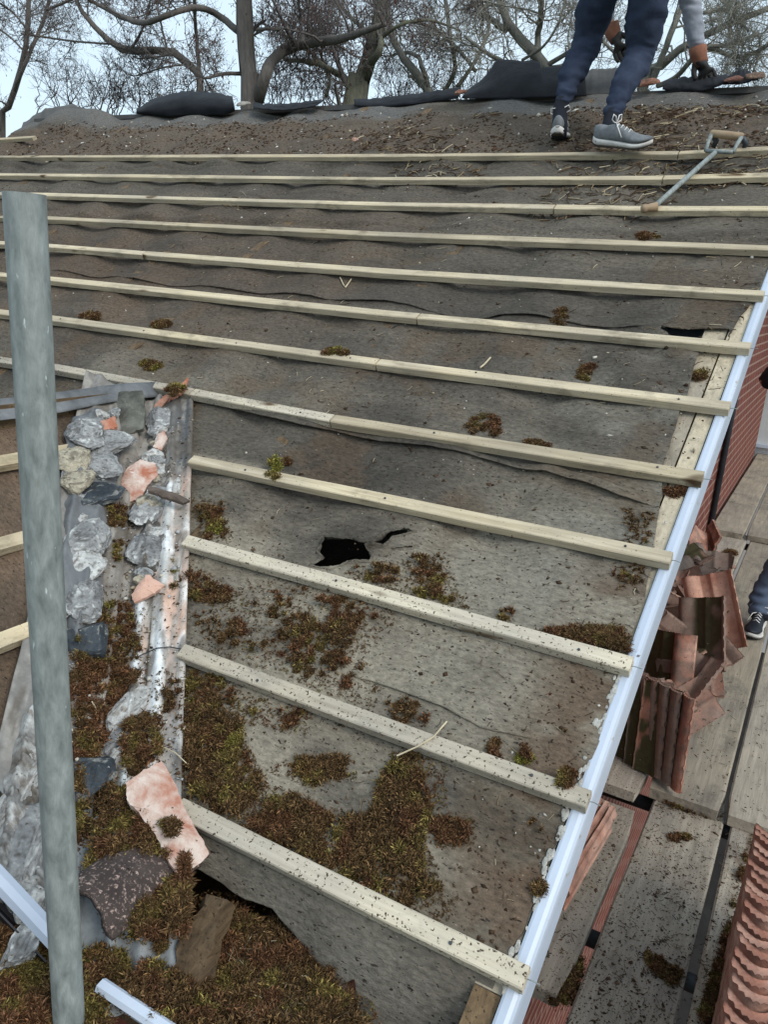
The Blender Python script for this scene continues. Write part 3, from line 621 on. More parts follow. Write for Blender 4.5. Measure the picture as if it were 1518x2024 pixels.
board(-.300, -.075, 6.05, 9.9, ZF+.041, 'far outer scaffold board beyond the standing person', 'board_clean')
b = MB()
for (y, z, lab) in ((1.90, -1.715, 'dark scaffold tube under the short board'), (2.62, -1.715, 'dark scaffold tube under the board overlap'), (6.13, -1.68, 'far dark scaffold tube under the gable boards')):
    b = MB(); b.tube([(-.56, y, z), (.9, y, z)], .024, 20); o = b.build('scaffold_tube', MT['steel_dark'], None, None, True); tag(o, lab, 'scaffold tube', 'tubes under the scaffold boards')
b = MB()
for i in range(4): b.box((-3.2, -.35+.235*i, ZB-.038), (3.0-.02*i, 0, 0), (0, .225, 0), (0, 0, .038))
for i in range(4):
    b = MB(); b.box((-3.4, -.36+.236*i, ZB-.038), (3.1, 0, 0), (0, .226, 0), (0, 0, .038)); o = b.build('scaffold_board', MT['board_clean'])
    tag(o, 'scaffold board along the eaves under the bottom moss, %s' % ('farthest from the wall', 'second from the outer edge', 'third from the outer edge', 'nearest the wall')[i], 'scaffold board', 'scaffold boards along the eaves')
b = MB(); b.tube([(-.545, 6.0, -3.6), (-.545, 6.0, -1.0), (-.545, 6.0, zroof(6.0, -.2))], .022, 14); o = b.build('drain_pipe', MT['black'], None, None, True); tag(o, 'thin black pipe running down the brick gable wall', 'pipe')
b = MB(); b.box((-.62, 9.75, -3.9), (3.5, 0, 0), (0, .2, 0), (0, 0, 4.2)); o = b.build('neighbour_wall', MT['render']); w1 = o
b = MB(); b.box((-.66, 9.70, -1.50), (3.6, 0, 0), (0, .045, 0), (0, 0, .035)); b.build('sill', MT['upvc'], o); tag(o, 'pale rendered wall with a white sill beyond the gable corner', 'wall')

# ================================================================ gutters at the eaves corner
def channel(name, p0, p1, prof_, side, mat, label, cat):
    p0, p1 = np.asarray(p0, float), np.asarray(p1, float); d = p1-p0; L = np.linalg.norm(d); d /= L; sd_ = np.asarray(side, float); sd_ = sd_ - d*(sd_@d); sd_ /= np.linalg.norm(sd_); up = np.cross(d, sd_)
    if up[2] < 0: up = -up
    n = len(prof_); V = []; m = 14
    for i in range(m):
        for (s, h) in prof_: V.append(p0 + d*L*i/(m-1) + sd_*s + up*h)
    Fc = [(i*n+k, i*n+k+1, (i+1)*n+k+1, (i+1)*n+k) for i in range(m-1) for k in range(n-1)]
    o = mesh(name, V, Fc, mat); md = o.modifiers.new('Thick', 'SOLIDIFY'); md.thickness = .003; md.offset = 0; return tag(o, label, cat)
GP = [(.0, .02), (.004, .028), (.016, .030), (.022, .026), (.026, -.01), (.038, -.045), (.065, -.058), (.09, -.045), (.100, -.02)]
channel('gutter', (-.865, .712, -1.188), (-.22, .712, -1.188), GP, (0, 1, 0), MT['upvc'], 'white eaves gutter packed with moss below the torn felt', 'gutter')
pa, pb = on_wing(-60, 1708, .03), on_wing(96, 1876, .03)
channel('gutter', pa, pb, [(0, .0), (.006, .012), (.018, .015), (.030, .010), (.034, -.01), (.036, -.03)], (-.3, .9, .3), MT['upvc'], 'short white gutter length left of the pole under a mortar lump', 'gutter')
pa, pb = on_wing(-60, 1752, .012), on_wing(88, 1905, .012)
channel('gutter', pa, pb, [(0, .01), (.006, -.02), (.02, -.03), (.034, -.02), (.04, .01)], (-.3, .9, .3), MT['black'], 'black gutter channel below the white gutter length by the pole', 'gutter')
# a bent white plastic offcut
q = [on_z(*p) for p in ((-40, 1880, -1.30), (12, 1922, -1.28), (34, 1962, -1.31), (46, 2004, -1.36), (30, 2018, -1.40), (-40, 1950, -1.38))]
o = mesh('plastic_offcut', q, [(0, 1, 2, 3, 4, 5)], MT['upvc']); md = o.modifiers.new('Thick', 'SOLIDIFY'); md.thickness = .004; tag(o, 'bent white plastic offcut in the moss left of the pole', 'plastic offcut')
q = [on_z(*p) for p in ((-40, 1955, -1.385), (30, 2020, -1.405), (48, 2006, -1.365), (52, 2020, -1.40), (38, 2034, -1.45), (-40, 1985, -1.44))]
o = mesh('gutter_bracket', q, [(0, 1, 2, 3, 4, 5)], MT['black']); md = o.modifiers.new('Thick', 'SOLIDIFY'); md.thickness = .006; tag(o, 'black gutter bracket strip edging the white plastic offcut', 'bracket')
# broken rafter foot
pa, pb = on_z(432, 1775, -1.10), on_z(345, 1985, -1.20); d = pb-pa; d /= np.linalg.norm(d); sdv = np.cross(d, (0, 0, 1.0)); sdv /= np.linalg.norm(sdv); upv = np.cross(sdv, d)
b = MB(); n = 10; V = []
for i in range(n):
    f_ = i/(n-1); wd = .030 + .008*math.sin(3*f_)
    for (s, h) in ((-wd, 0), (-wd*.7, .028), (wd*.8, .024), (wd, 0)): V.append(pa + (pb-pa)*f_ + sdv*(s+.004*RNG.normal()) + upv*(h-.02+.003*RNG.normal()))
b.add(V, [(i*4+j, i*4+(j+1) % 4, (i+1)*4+(j+1) % 4, (i+1)*4+j) for i in range(n-1) for j in range(4)] + [(0, 1, 2, 3), tuple((n-1)*4+j for j in range(4))[::-1]])
o = b.build('broken_timber', MT['timber']); tag(o, 'split brown timber end between the valley foot and the mossy gutter', 'timber')

# ================================================================ clay tiles
def tile_profile(s):
    z = .046*np.clip(np.cos(np.clip((s+.088)/.047, -1, 1)*np.pi/2), 0, 1)**.8
    z = z + .009*np.exp(-((s-.015)/.013)**2) + .024*np.clip(np.cos(np.clip((s-.118)/.024, -1, 1)*np.pi/2), 0, 1)
    return z
def tile_arrays(seed, Lg=.38, Wd=.27, moss=0.0, clean=0.0, grey=0.0, chip=0.0, nx=44, ny=26, flip=False, th=.013, nz=1.0):
    s = np.linspace(-Wd/2, Wd/2, nx); y = np.linspace(-Lg/2, Lg/2, ny); S, Y = np.meshgrid(s, y, indexing='ij')
    if chip > 0:
        br = chip*Lg*(.6*fbm(np.stack([S*9+seed, 0*S, 0*S], -1), 3, seed)+.15); Y = -Lg/2 + (Y+Lg/2)*(Lg-br)/Lg
    jag = .0022*nz*(fbm(np.stack([S*40, Y*40, 0*S+seed], -1), 2, seed)-.5)
    Zt = tile_profile(-S if flip else S) + .0025*(fbm(np.stack([S*25, Y*25, 0*S+seed], -1), 3, seed+1)-.5)*nz
    T = np.stack([S, Y+jag, Zt], -1).reshape(-1, 3); B = np.stack([S, Y+jag, Zt-th], -1).reshape(-1, 3)
    n = nx*ny; Ft = grid_faces(nx, ny); Fb = grid_faces(nx, ny)[:, ::-1]+n; i = np.arange(n).reshape(nx, ny)
    def side(e): return np.stack([e[:-1], e[1:], e[1:]+n, e[:-1]+n], -1)
    Sd = np.concatenate([side(i[::-1, 0]), side(i[:, -1]), side(i[0, :]), side(i[-1, ::-1])])
    V = np.concatenate([T, B]); Fc = np.concatenate([Ft, Fb, Sd[:, ::-1]])
    q = np.concatenate([np.stack([S*12, Y*12, 0*S+seed], -1).reshape(-1, 3)]*2); n1 = fbm(q, 4, seed+2); n2 = fbm(q*3, 4, seed+3)
    base = mixc(np.tile(np.array([.35, .158, .110]), (2*n, 1)), (.50, .29, .22), sstep(.35, .65, n1))
    top = np.concatenate([np.ones(n), np.zeros(n)])
    w = (1-clean)*sstep(.22, .70, n2)*(.55+.45*top)*1.15; base = mixc(base, (.14, .115, .098), np.clip(w, 0, 1))
    base = mixc(base, (.15, .124, .105), np.full(2*n, min(1, grey*1.25))*(.6+.4*n1))
    Sp = -S if flip else S; pan = np.concatenate([(sstep(-.055, -.04, Sp)*(1-sstep(.085, .10, Sp))).ravel()*1.0, np.zeros(n)])
    base = mixc(base, (.055, .048, .022), np.clip(moss*pan*sstep(.25, .4, n1)*1.3, 0, 1))
    return V, Fc, base
def mat3(wx, ly):                             # width direction and length direction -> rotation
    ly = np.asarray(ly, float); ly /= np.linalg.norm(ly); wx = np.asarray(wx, float); wx = wx - ly*(wx@ly); wx /= np.linalg.norm(wx); return np.stack([wx, ly, np.cross(wx, ly)], 0)
def place_mesh(name, arr, pos, R, mat, smooth=True):
    V, Fc, c = arr; o = mesh(name, V, Fc, mat, None, (0, 0, 0), smooth, c)
    o.matrix_world = Matrix.Translation(Vector(pos)) @ Matrix([[R[0][i], R[1][i], R[2][i]] for i in range(3)]).to_4x4(); return o
def tile_at(pos, wx, ly, label, group=None, seed=1, **kw):
    o = place_mesh('roof_tile', tile_arrays(seed, **kw), pos, mat3(wx, ly), MT['tile']); tag(o, label, 'roof tile', group)
    md = o.modifiers.new('Edge', 'BEVEL'); md.width = .003; md.segments = 2; md.limit_method = 'ANGLE'; md.angle_limit = math.radians(50); return o
# the tight row standing on end at the bottom of the picture
GRP = 'clay tiles standing in a tight row on the scaffold'
LROW = 'salmon clay tile in the tight row standing on end at the bottom corner'
protos = []
for k in range(19):
    y = 1.30 + .0395*k; p = (.195 + .004*math.sin(k*2.1), y, ZB+.187 + .003*math.sin(k*1.3))
    if k < 4:
        o = tile_at(p, (1, .02, 0), (0.0, .10, 1), LROW, GRP, 20+k, Lg=.37, clean=.85, th=.022, nz=.45); o.modifiers['Edge'].width = .008; o.modifiers['Edge'].segments = 3; protos.append(o)
    else:
        o = protos[k % 4].copy(); COL.objects.link(o); tl = .10+.03*math.sin(k*1.9); R = mat3((1, .03*math.sin(k), .02*math.cos(2.3*k)), (0.02*math.sin(3.1*k), tl, 1))
        o.matrix_world = Matrix.Translation(Vector(p)) @ Matrix([[R[0][i], R[1][i], R[2][i]] for i in range(3)]).to_4x4()
# fanned tiles standing on end against each other
TH = 'heap of stripped tiles below the verge'
base = on_z(1296, 1540, -1.60)
o = tile_at(base+np.array([.0, .03, .165]), (.97, -.25, .0), (-.05, .12, 1), 'moss-filled tile at the front of the fan of standing tiles', TH, 41, Lg=.33, Wd=.19, moss=1.2, clean=.45, flip=True); front_tile = o
for k, lab in enumerate(('second tile in the fan, close behind the moss-filled front tile', 'third tile in the fan below the white trim', 'fourth tile in the fan with a ragged mossy foot', 'last tile of the fan, half hidden under the white trim')):
    tile_at(base+np.array([-.042-.040*k, .055+.026*k, .160-.004*k]), (.97, -.25, .0), (-.08-.02*k, .12, 1), lab, TH, 45+k, Lg=.33, Wd=.19, clean=.5, grey=.7, moss=.9, flip=True)
b2 = on_z(1290, 1392, -1.60)
o2 = tile_at(b2+np.array([.015, .05, .15]), (.80, -.55, -.05), (-.12, .35, 1), 'mossy tile with orange edges standing behind the fan of tiles', TH, 52, Lg=.30, moss=1.2, clean=.3, flip=True)
b3 = on_z(1462, 1300, -1.60)
o3 = tile_at(b3+np.array([-.150, .09, .165]), (.90, -.10, .40), (-.40, .42, .86), 'clean pinkish tile leaning upright at the outer side of the heap', TH, 55, Lg=.37, Wd=.235, clean=.95)
b4 = on_z(1408, 1338, -1.60)
o4 = tile_at(b4+np.array([-.075, .08, .175]), (.80, -.50, .25), (-.22, .45, .9), 'dark lichened tile with a pale broken top leaning on the pink tile', TH, 58, Lg=.36, Wd=.24, clean=.5, grey=.75, moss=.7, chip=.15)
b5 = on_z(1385, 1345, -1.45)
o5 = tile_at(b5+np.array([-.01, .0, .03]), (.62, -.65, .40), (.35, .52, .75), 'broken grey tile with a pale pink snapped face on the heap', TH, 61, Lg=.24, Wd=.18, clean=.5, grey=.6, chip=.35)
b6 = on_z(1375, 1395, -1.52)
tile_at(b6, (.70, -.45, -.45), (.55, .75, .35), 'barrel-shaped grey and orange tile piece at the foot of the heap', TH, 64, Lg=.24, Wd=.16, clean=.5, grey=.45, chip=.3)
for k, (px, py, z, yaw, lab) in enumerate(((1400, 1122, -1.47, .12, 'upper tile of the flat pile showing its curved end'), (1402, 1130, -1.51, .05, 'middle tile of the flat pile, dark curved end'), (1398, 1140, -1.55, .15, 'lowest tile of the flat pile beside the leaning pink tile'),
      (1358, 1150, -1.47, -.2, 'curved grey tile tucked between flat pile and white trim'), (1345, 1172, -1.52, -.1, 'dark curved tile low behind the leaning lichened tile'))):
    tile_at(on_z(px, py, z)+np.array([0, .17, 0]), (1, .0+yaw, .05), (-yaw, 1, .06), lab, TH, 70+k, clean=.6, grey=.85, Wd=.22, Lg=.30, chip=.1*(k % 3))
tile_at(on_z(1372, 1062, -1.42), (.8, .2, -.5), (-.2, .9, .35), 'pale tile shard tipped up at the far end of the heap', TH, 81, Lg=.26, Wd=.20, clean=.5)
tile_at(on_z(1396, 1062, -1.44)+np.array([.03, .03, 0]), (.25, -.1, 1), (-.3, .95, .1), 'thin tile on its edge at the far end of the heap', TH, 82, Lg=.30, Wd=.14, clean=.4)
tile_at(on_z(1325, 1265, -1.50), (.35, .1, 1), (.45, .75, -.55), 'dark tile seen edge-on deep in the heap beside the trim', TH, 83, Lg=.34, Wd=.2, clean=.4, grey=.6, chip=.2)
tile_at(on_z(1322, 1205, -1.48), (.55, .1, .8), (.45, .75, -.45), 'reddish tile lying steeply under the white trim', TH, 84, Lg=.30, Wd=.18, clean=.5, grey=.5, chip=.3)
for k in range(3):
    pa = on_z((1214, 1200, 1186)[k], (1604, 1596, 1590)[k], -1.48); pb = on_z((1124, 1112, 1098)[k], (1752, 1738, 1728)[k], -1.50); c = (pa+pb)/2
    tile_at(c+np.array([.0, 0, -.03]), (.03+.03*k, .0, 1), pb-pa, ('thin red tile on edge along the short board, nearest the board edge', 'thin red tile on edge, middle one of three on the short board', 'thin red tile on edge, tight under the white trim')[k], 'tiles on edge on the short scaffold board', 90+k, Lg=.38, Wd=.085, clean=.6)

PCS = [(1330, 1050, -1.52, 'brown tile fragment at the far tip of the heap'), (1372, 1100, -1.44, 'curled grey tile fragment on top of the flat pile'), (1340, 1112, -1.50, 'dusty tile fragment tucked beside the trim above the dark curved tile'), (1330, 1150, -1.50, 'small orange tile fragment glowing among dark tiles by the trim'), (1318, 1232, -1.50, 'splintered tile fragment under the lichened tile'), (1352, 1290, -1.47, 'mossy tile fragment between the snapped tile and the pink tile'), (1362, 1362, -1.56, 'grey tile fragment below the snapped tile'), (1420, 1300, -1.55, 'dark mossy tile fragment against the foot of the pink tile'),
 (1398, 1345, -1.58, 'flat dirty tile fragment at the outer foot of the heap'), (1300, 1262, -1.52, 'narrow red tile fragment beside the mossy tile with orange edges'), (1345, 1425, -1.59, 'pale curved tile fragment right before the barrel-shaped piece'), (1425, 1105, -1.57, 'thin tile fragment lying flat behind the pink tile')]
WH_ = ('beside the white trim', 'under the lichened tile', 'near the pink tile', 'by the fan of standing tiles', 'at the outer foot of the heap', 'under the flat pile')
LK_ = ('thumb-sized mossy', 'curved grey', 'flat brown', 'snapped orange-edged', 'dark wedge-shaped')
g_h = np.random.default_rng(31)
HP = sample_poly([(1262, 1300), (1330, 1075), (1400, 1090), (1392, 1180), (1400, 1330), (1350, 1430), (1262, 1400)], 26, 91)
for k, (px, py) in enumerate(HP):
    zone = 0 if px < 1310 and py < 1250 else 5 if py < 1150 else 2 if px > 1370 else 3 if py > 1340 and px < 1320 else 4 if py > 1340 else 1
    q_ = g_h.normal(size=(2, 3)); q_[0, 2] *= .5; q_[1, 2] *= .5; tile_at(on_z(px, py, -1.53+.07*g_h.random()), q_[0], q_[1], 'small %s tile fragment %s' % (LK_[k % 5], WH_[zone]), 'small fragments in the tile heap', 160+k, Lg=g_h.uniform(.07, .16), Wd=g_h.uniform(.07, .15), clean=.5, grey=(.85, .6, .35, .7)[k % 4], moss=.9*(k % 5 == 0), chip=.4, nx=22, ny=14)
for k, (px, py, z, lab) in enumerate(PCS):
    a_ = 2.4*k; tile_at(on_z(px, py, z), (math.cos(a_), math.sin(a_)*.8, .5*math.sin(1.7*k)), (-math.sin(a_)*.8, math.cos(a_), .45*math.cos(2.3*k)), lab, TH, 120+k, Lg=.12+.03*(k % 3), Wd=.13+.03*(k % 2), clean=.5, grey=(.75, .5, .2)[k % 3], moss=.8*(k % 4 == 1), chip=.4)
# ================================================================ mortar and tile fragments in the valley
def lump(name, pos, rx, ry, rz, nrm, spin, cols, label, cat, group, seed, rough=.55, mat='mortar', sub=5, flat=.35, sharp=0):
    g_ = np.random.default_rng(seed); co, fc = ico(sub); p = co.copy(); q = np.sign(p)*np.abs(p)**.8
    q = q*(1 + rough*1.1*(fbm(p*1.2+seed*3.1, 3, seed)-.5))[:, None]
    facet = np.zeros(len(p))
    for i in range(13):                      # snapped faces
        m_ = g_.normal(size=3); m_ /= np.linalg.norm(m_); dd = g_.uniform(.48, .92); e_ = np.clip(q@m_ - dd, 0, None); q = q - e_[:, None]*m_*(.96 if sharp else .72); facet = np.where(e_ > .02, i+1, facet)
    n2 = fbm(p*4.5+seed, 5, seed+9)-.5; n3 = fbm(p*11+seed, 3, seed+19)-.5; ridg = 1-np.abs(fbm(p*2.6+seed*.7, 4, seed+4)-.5)*5
    crack = np.clip(ridg, 0, 1)**3; rg = .25 if sharp else 1.0
    q = q*(1 + rg*(rough*.38*n2 + .09*n3 - .06*crack*sstep(.45, .6, fbm(p*1.5+seed, 2, seed+2))))[:, None]
    q[:, 2] = np.where(q[:, 2] < -flat, -flat + (q[:, 2]+flat)*.15, q[:, 2]); q = q*np.array([rx, ry, rz]); Fm = rot(spin)@frame(nrm, cu); V = q@Fm
    f = sstep(.42, .58, fbm(p*1.6+seed*1.7, 4, seed+5)); f = np.clip(f*.6 + .4*((facet*7.3) % 1.0), 0, 1)
    cc = mixc(mixc(np.tile(np.array(cols[0]), (len(p), 1)), cols[1], f), cols[2] if len(cols) > 2 else cols[1], sstep(.04, .14, n2)*sstep(.40, .55, fbm(p*1.1+seed, 2, seed+8)))
    cc = mixc(cc, (.05, .045, .04), crack*.75*rg*sstep(.45, .6, fbm(p*1.5+seed, 2, seed+2))); cc = mixc(cc, (.07, .055, .04), sstep(.16, .24, n3)*.7)
    o = mesh(name, V + np.asarray(pos) + np.asarray(nrm)*rz*flat*.6, fc, MT[mat], None, None, not sharp, cc); return tag(o, label, cat, group)
NV = np.array([.30, -.25, .90]); NV /= np.linalg.norm(NV)
GREY = [(.22, .225, .23), (.37, .375, .375), (.60, .61, .60)]; WHITE = [(.42, .42, .41), (.64, .64, .62), (.30, .27, .24)]; DARK = [(.030, .038, .048), (.075, .09, .105), (.25, .26, .25)]; SAND = [(.40, .36, .28), (.52, .47, .36), (.22, .19, .15)]
MG = 'broken mortar pieces lying in the valley'
LUMPS = [  # px, py, half sizes in px, height m, spin, colours, label
 (170, 860, 42, 34, .020, .5, GREY, 'pebbly grey mortar slab at the head of the valley under the lead strip'),
 (218, 872, 34, 36, .024, -.3, GREY, 'pale grey mortar lump around the small orange shard'),
 (150, 905, 34, 30, .018, .2, SAND, 'crumbly sand-coloured mortar beside the pole'),
 (152, 955, 32, 26, .018, .8, SAND, 'yellowish crumbling mortar patch against the pole'),
 (205, 920, 34, 30, .016, .9, GREY, 'smooth blue-grey mortar slab with a white ridge'),
 (190, 985, 36, 42, .022, -.2, DARK, 'dark smooth mortar cap with a pale rim'),
 (178, 1062, 46, 44, .026, .3, GREY, 'large grey mortar mound in the middle of the pole side row'),
 (165, 1130, 40, 42, .018, .1, WHITE, 'white cracked mortar slab below the large grey mound'),
 (168, 1190, 38, 42, .020, .6, GREY, 'grey mortar piece with white crust low in the pole side row'),
 (183, 1262, 46, 34, .026, .2, DARK, 'blue-black slab of mortar lying across the valley'),
 (318, 835, 28, 30, .022, .4, GREY, 'rough grey mortar lump under the pointed orange shard'),
 (310, 935, 30, 30, .022, -.5, WHITE, 'crumbly white mortar lump behind the orange and white shard'),
 (297, 1000, 28, 46, .020, .1, GREY, 'cracked blue-grey mortar strip in the middle of the valley'),
 (300, 1090, 38, 40, .024, .3, GREY, 'split grey mortar lump above the ribbed pink shard'),
 (252, 1395, 30, 52, .024, -.2, WHITE, 'long white crumbling mortar strip amid the moss'),
 (232, 1462, 24, 48, .020, -.1, GREY, 'grey and white mortar strip below the long white one'),
 (175, 1545, 34, 38, .030, .3, DARK, 'black rounded stone against the pole above the pebbled ridge tile'),
 (40, 1690, 50, 66, .030, .2, GREY, 'big dark grey mortar lump with crumbly white rim, left of the pole'),
 (48, 1555, 22, 66, .020, .05, WHITE, 'smooth white mortar ridge left of the pole'),
 (52, 1855, 26, 48, .020, .05, GREY, 'rounded grey mortar pebble over the white gutter length'),
 (200, 1640, 26, 54, .016, -.4, GREY, 'thin grey mortar slab on edge beside the broken orange tile'),
 (345, 965, 16, 26, .008, .0, WHITE, 'flat white mortar smear on the gable side rib of the valley')]
BEDC = [(.10, .09, .08), (.23, .22, .21), (.50, .49, .47)]
def bed(path_, hgt, cols, label, seed, lead=False):
    q = [px_trough(a, b_) for a, b_, _ in path_]; L_ = np.array([[k_[1], k_[2], p_[2]*np.linalg.norm(k_[0])/F*.85] for k_, p_ in zip(q, path_)])
    n, m = 150, 34; f_ = np.linspace(0, 1, n); S_ = np.linspace(0, 1, len(L_)); t_, u_, w_ = (np.interp(f_, S_, L_[:, k]) for k in range(3))
    w_ = w_*(.55 + .9*fbm(np.stack([t_*16, 0*t_, 0*t_+seed], -1), 3, seed))*np.minimum(1, 12*np.minimum(f_, 1-f_)+.05)
    s_ = np.linspace(-1, 1, m); T_, Sg = np.meshgrid(t_, s_, indexing='ij'); U_ = u_[:, None] + Sg*w_[:, None]; T_ = T_ + .02*(fbm(np.stack([T_*20, U_*40, 0*T_], -1), 3, seed+1)-.5)
    P_ = np.stack([T_*26, U_*26, 0*T_+seed], -1); n1 = fbm(P_, 5, seed+2); n2 = fbm(P_*3.2, 4, seed+3); blk = vnoise(P_*.55, seed+4); rg = np.clip(1-np.abs(fbm(P_*.8, 4, seed+5)-.5)*7, 0, 1)**2
    H_ = hgt*np.clip(1-np.abs(Sg)**2.6, 0, 1)*(.45+.45*n1+.35*np.round(blk*5)/5) + .006*(n2-.5)*(1-np.abs(Sg)**4) - .012*rg*(1-Sg**2) - .004*(np.abs(Sg) > .97)
    if lead: H_ = hgt*np.clip(1-np.abs(Sg)**4, 0, 1)*(.2+1.1*fbm(np.stack([T_*9, U_*18, 0*T_+seed], -1), 3, seed+2)) + .006*np.sin(T_*46+5*n1+U_*40)*(1-Sg**2) + .003*(n2-.5)
    V = tr_pt(T_, U_, 0) + H_[..., None]*NV; c = mixc(mixc(np.tile(np.array(cols[0]), (n*m, 1)), cols[1], sstep(.4, .6, n1).ravel()), cols[2], (sstep(.55, .68, n2)*.9).ravel()); c = mixc(c, (.06, .052, .045), (rg*.75).ravel()); c = mixc(c, (.12, .095, .07), (sstep(.58, .7, fbm(P_*.5+9, 3, seed+6))*.6).ravel())
    if lead:
        o = mesh('lead_flashing', V.reshape(-1, 3), grid_faces(n, m), MT['lead'], None, None, True); md = o.modifiers.new('Thick', 'SOLIDIFY'); md.thickness = .003; return tag(o, label, 'flashing')
    o = mesh('mortar_bed', V.reshape(-1, 3), grid_faces(n, m), MT['mortar'], None, None, True, c); return tag(o, label, 'mortar', 'continuous strips of old bedding mortar in the valley')
bed([(196, 815, 36), (182, 880, 46), (174, 950, 46), (168, 1040, 44), (160, 1120, 42), (156, 1200, 38), (158, 1285, 32)], .030, BEDC, 'crumpled dark lead strip lying under the mortar lumps beside the pole', 801, True)
bed([(78, 1400, 26), (62, 1480, 34), (50, 1570, 40), (46, 1660, 52), (52, 1760, 48), (60, 1830, 30)], .030, WHITE, 'white crusted mortar strip on the far side of the pole', 802)
bed([(322, 815, 24), (314, 880, 28), (308, 950, 30), (298, 1030, 30), (292, 1110, 34), (284, 1170, 22)], .016, BEDC, 'narrow grey mortar strip between bare channel and white ribs', 803)
bed([(268, 1335, 10), (254, 1385, 26), (244, 1430, 28), (234, 1490, 24), (222, 1545, 16)], .022, WHITE, 'white mortar strip rising out of the moss beside the ribs', 804)
for i, (px, py, sx, sy, hz_, sp, cl, lab) in enumerate(LUMPS):
    P, t_, u_ = px_trough(px, py, .016 if px < 235 and py < 1300 else 0.0); k = np.linalg.norm(P)/F/ .93
    lump('mortar_lump', P, sx*k*1.05, sy*k*1.35, hz_, NV, sp - .55, cl, lab, 'mortar', MG, 100+i, rough=.55 if cl is not DARK else .35, sharp=(cl is DARK))
g_l = np.random.default_rng(52)
for (path_, n_, lab_, lift_) in (([(205, 815), (182, 880), (176, 950), (170, 1040), (160, 1120), (158, 1200), (165, 1290)], 30, 'small crumbled mortar piece in the ridge along the pole side of the valley', .014), ([(322, 820), (312, 880), (306, 950), (298, 1030), (290, 1110), (284, 1160)], 16, 'small crumbled mortar piece in the ridge beside the white ribs', .004), ([(72, 1440), (55, 1530), (45, 1620), (48, 1720), (60, 1800)], 14, 'small white mortar piece in the ridge on the far side of the pole', .010)):
    pa_ = np.array(path_, float); ts_ = np.sort(g_l.random(n_)); d_ = np.linspace(0, 1, len(pa_))
    for k, t__ in enumerate(ts_):
        px, py = np.interp(t__, d_, pa_[:, 0]) + g_l.normal(0, 15 if n_ > 20 else 9), np.interp(t__, d_, pa_[:, 1]); P, _, _ = px_trough(px, py, lift_); sz = g_l.uniform(9, 24)*np.linalg.norm(P)/F
        lump('mortar_lump', P, sz*g_l.uniform(.8, 1.4), sz*g_l.uniform(.8, 1.3), sz*.55, NV, g_l.uniform(-1, 1), (GREY, WHITE, GREY, SAND)[k % 4] if n_ != 14 else WHITE, lab_, 'mortar', 'crumbled mortar along the valley ridges', 500+k+n_*7, sub=4)
def shard(px, py, poly, th, col0, col1, label, seed, lift=.02, nrm=None, spin=0, name='tile_fragment', cat='tile fragment'):
    P, _, _ = px_trough(px, py, lift); nrm = NV if nrm is None else np.asarray(nrm, float)/np.linalg.norm(nrm); k = np.linalg.norm(P)/F
    bm = bmesh.new(); top = []; pl = []
    for i in range(len(poly)):
        a_, c_ = np.array(poly[i], float), np.array(poly[(i+1) % len(poly)], float)
        for f_ in np.linspace(0, 1, 7)[:-1]: pl.append(a_ + (c_-a_)*f_ + RNG.normal(0, .8, 2))
    Fm = rot(spin)@frame(nrm)
    # the outline, on the shard's own tilted plane
    pl = np.array(pl); hit = np.array([ray(px+q_[0], py+q_[1]) for q_ in pl]); hit = hit*((P@nrm)/(hit@nrm))[:, None]; loc = (hit-P)@Fm.T; c0 = loc.mean(0); rings = []
    for s_ in (1, .8, .55, .28):
        q = c0 + (loc-c0)*s_; rings.append([bm.verts.new((x_[0], x_[1], .010*(1-s_**2) + .006*(float(fbm(np.array([[x_[0]*30, x_[1]*30, seed]]), 3, seed)[0])-.5))) for x_ in q])
    cv = bm.verts.new((c0[0], c0[1], .010)); m = len(pl)
    for r_ in range(3):
        for i in range(m): bm.faces.new((rings[r_][i], rings[r_][(i+1) % m], rings[r_+1][(i+1) % m], rings[r_+1][i]))
    for i in range(m): bm.faces.new((rings[3][i], rings[3][(i+1) % m], cv))
    bm.verts.index_update(); V = np.array([v.co[:] for v in bm.verts]); F0_ = [tuple(v.index for v in f.verts) for f in bm.faces]; bm.free(); nv_ = len(V)
    B_ = V.copy(); B_[:, 2] -= th; B_[:, :2] *= .96; V = np.concatenate([V, B_]); Fc = F0_ + [tuple(i+nv_ for i in f[::-1]) for f in F0_] + [((i+1) % m, i, i+nv_, (i+1) % m+nv_) for i in range(m)]
    mt_ = nmat('broken_clay', [(.38, tuple(col0)), (.50, tuple(.5*np.array(col0)+.5*np.array(col1))), (.60, tuple(col1))], 13, rough=.9, bump=.8, bscale=110, bdist=.004, speck=[((.06, .04, .03), 70, .68), ((.70, .66, .62), 34, .70)])
    n1 = fbm(V*22+seed, 4, seed); cc = mixc(np.tile(np.array(col0), (len(V), 1)), col1, sstep(.40, .62, n1)); n2 = fbm(V*60+seed, 3, seed+1); cc = mixc(cc, (.07, .045, .03), sstep(.66, .74, n2)*.8)
    o = mesh(name, V@Fm + P, Fc, mt_, None, None, False); return tag(o, label, cat, 'broken tile pieces lying in the valley')
OR, PK, WH, DK_ = (.36, .135, .080), (.50, .29, .22), (.60, .50, .44), (.075, .06, .05)
shard(338, 778, [(-38, 30), (-20, 8), (4, -6), (22, -20), (34, -34), (30, -8), (12, 8), (-8, 16), (-26, 34)], .012, PK, OR, 'pointed orange shard sticking up at the head of the valley', 201, .035, (.55, -.75, .35))
shard(212, 838, [(-22, -4), (-4, -8), (14, -14), (20, 6), (2, 12), (-12, 10)], .012, OR, PK, 'small orange shard bedded in grey mortar by the lead strip', 202, .045)
shard(316, 872, [(-14, 12), (-8, -14), (10, -20), (14, -6), (2, 16)], .012, OR, WH, 'small red shard stuck to mortar beside the gable side rib', 203, .03)
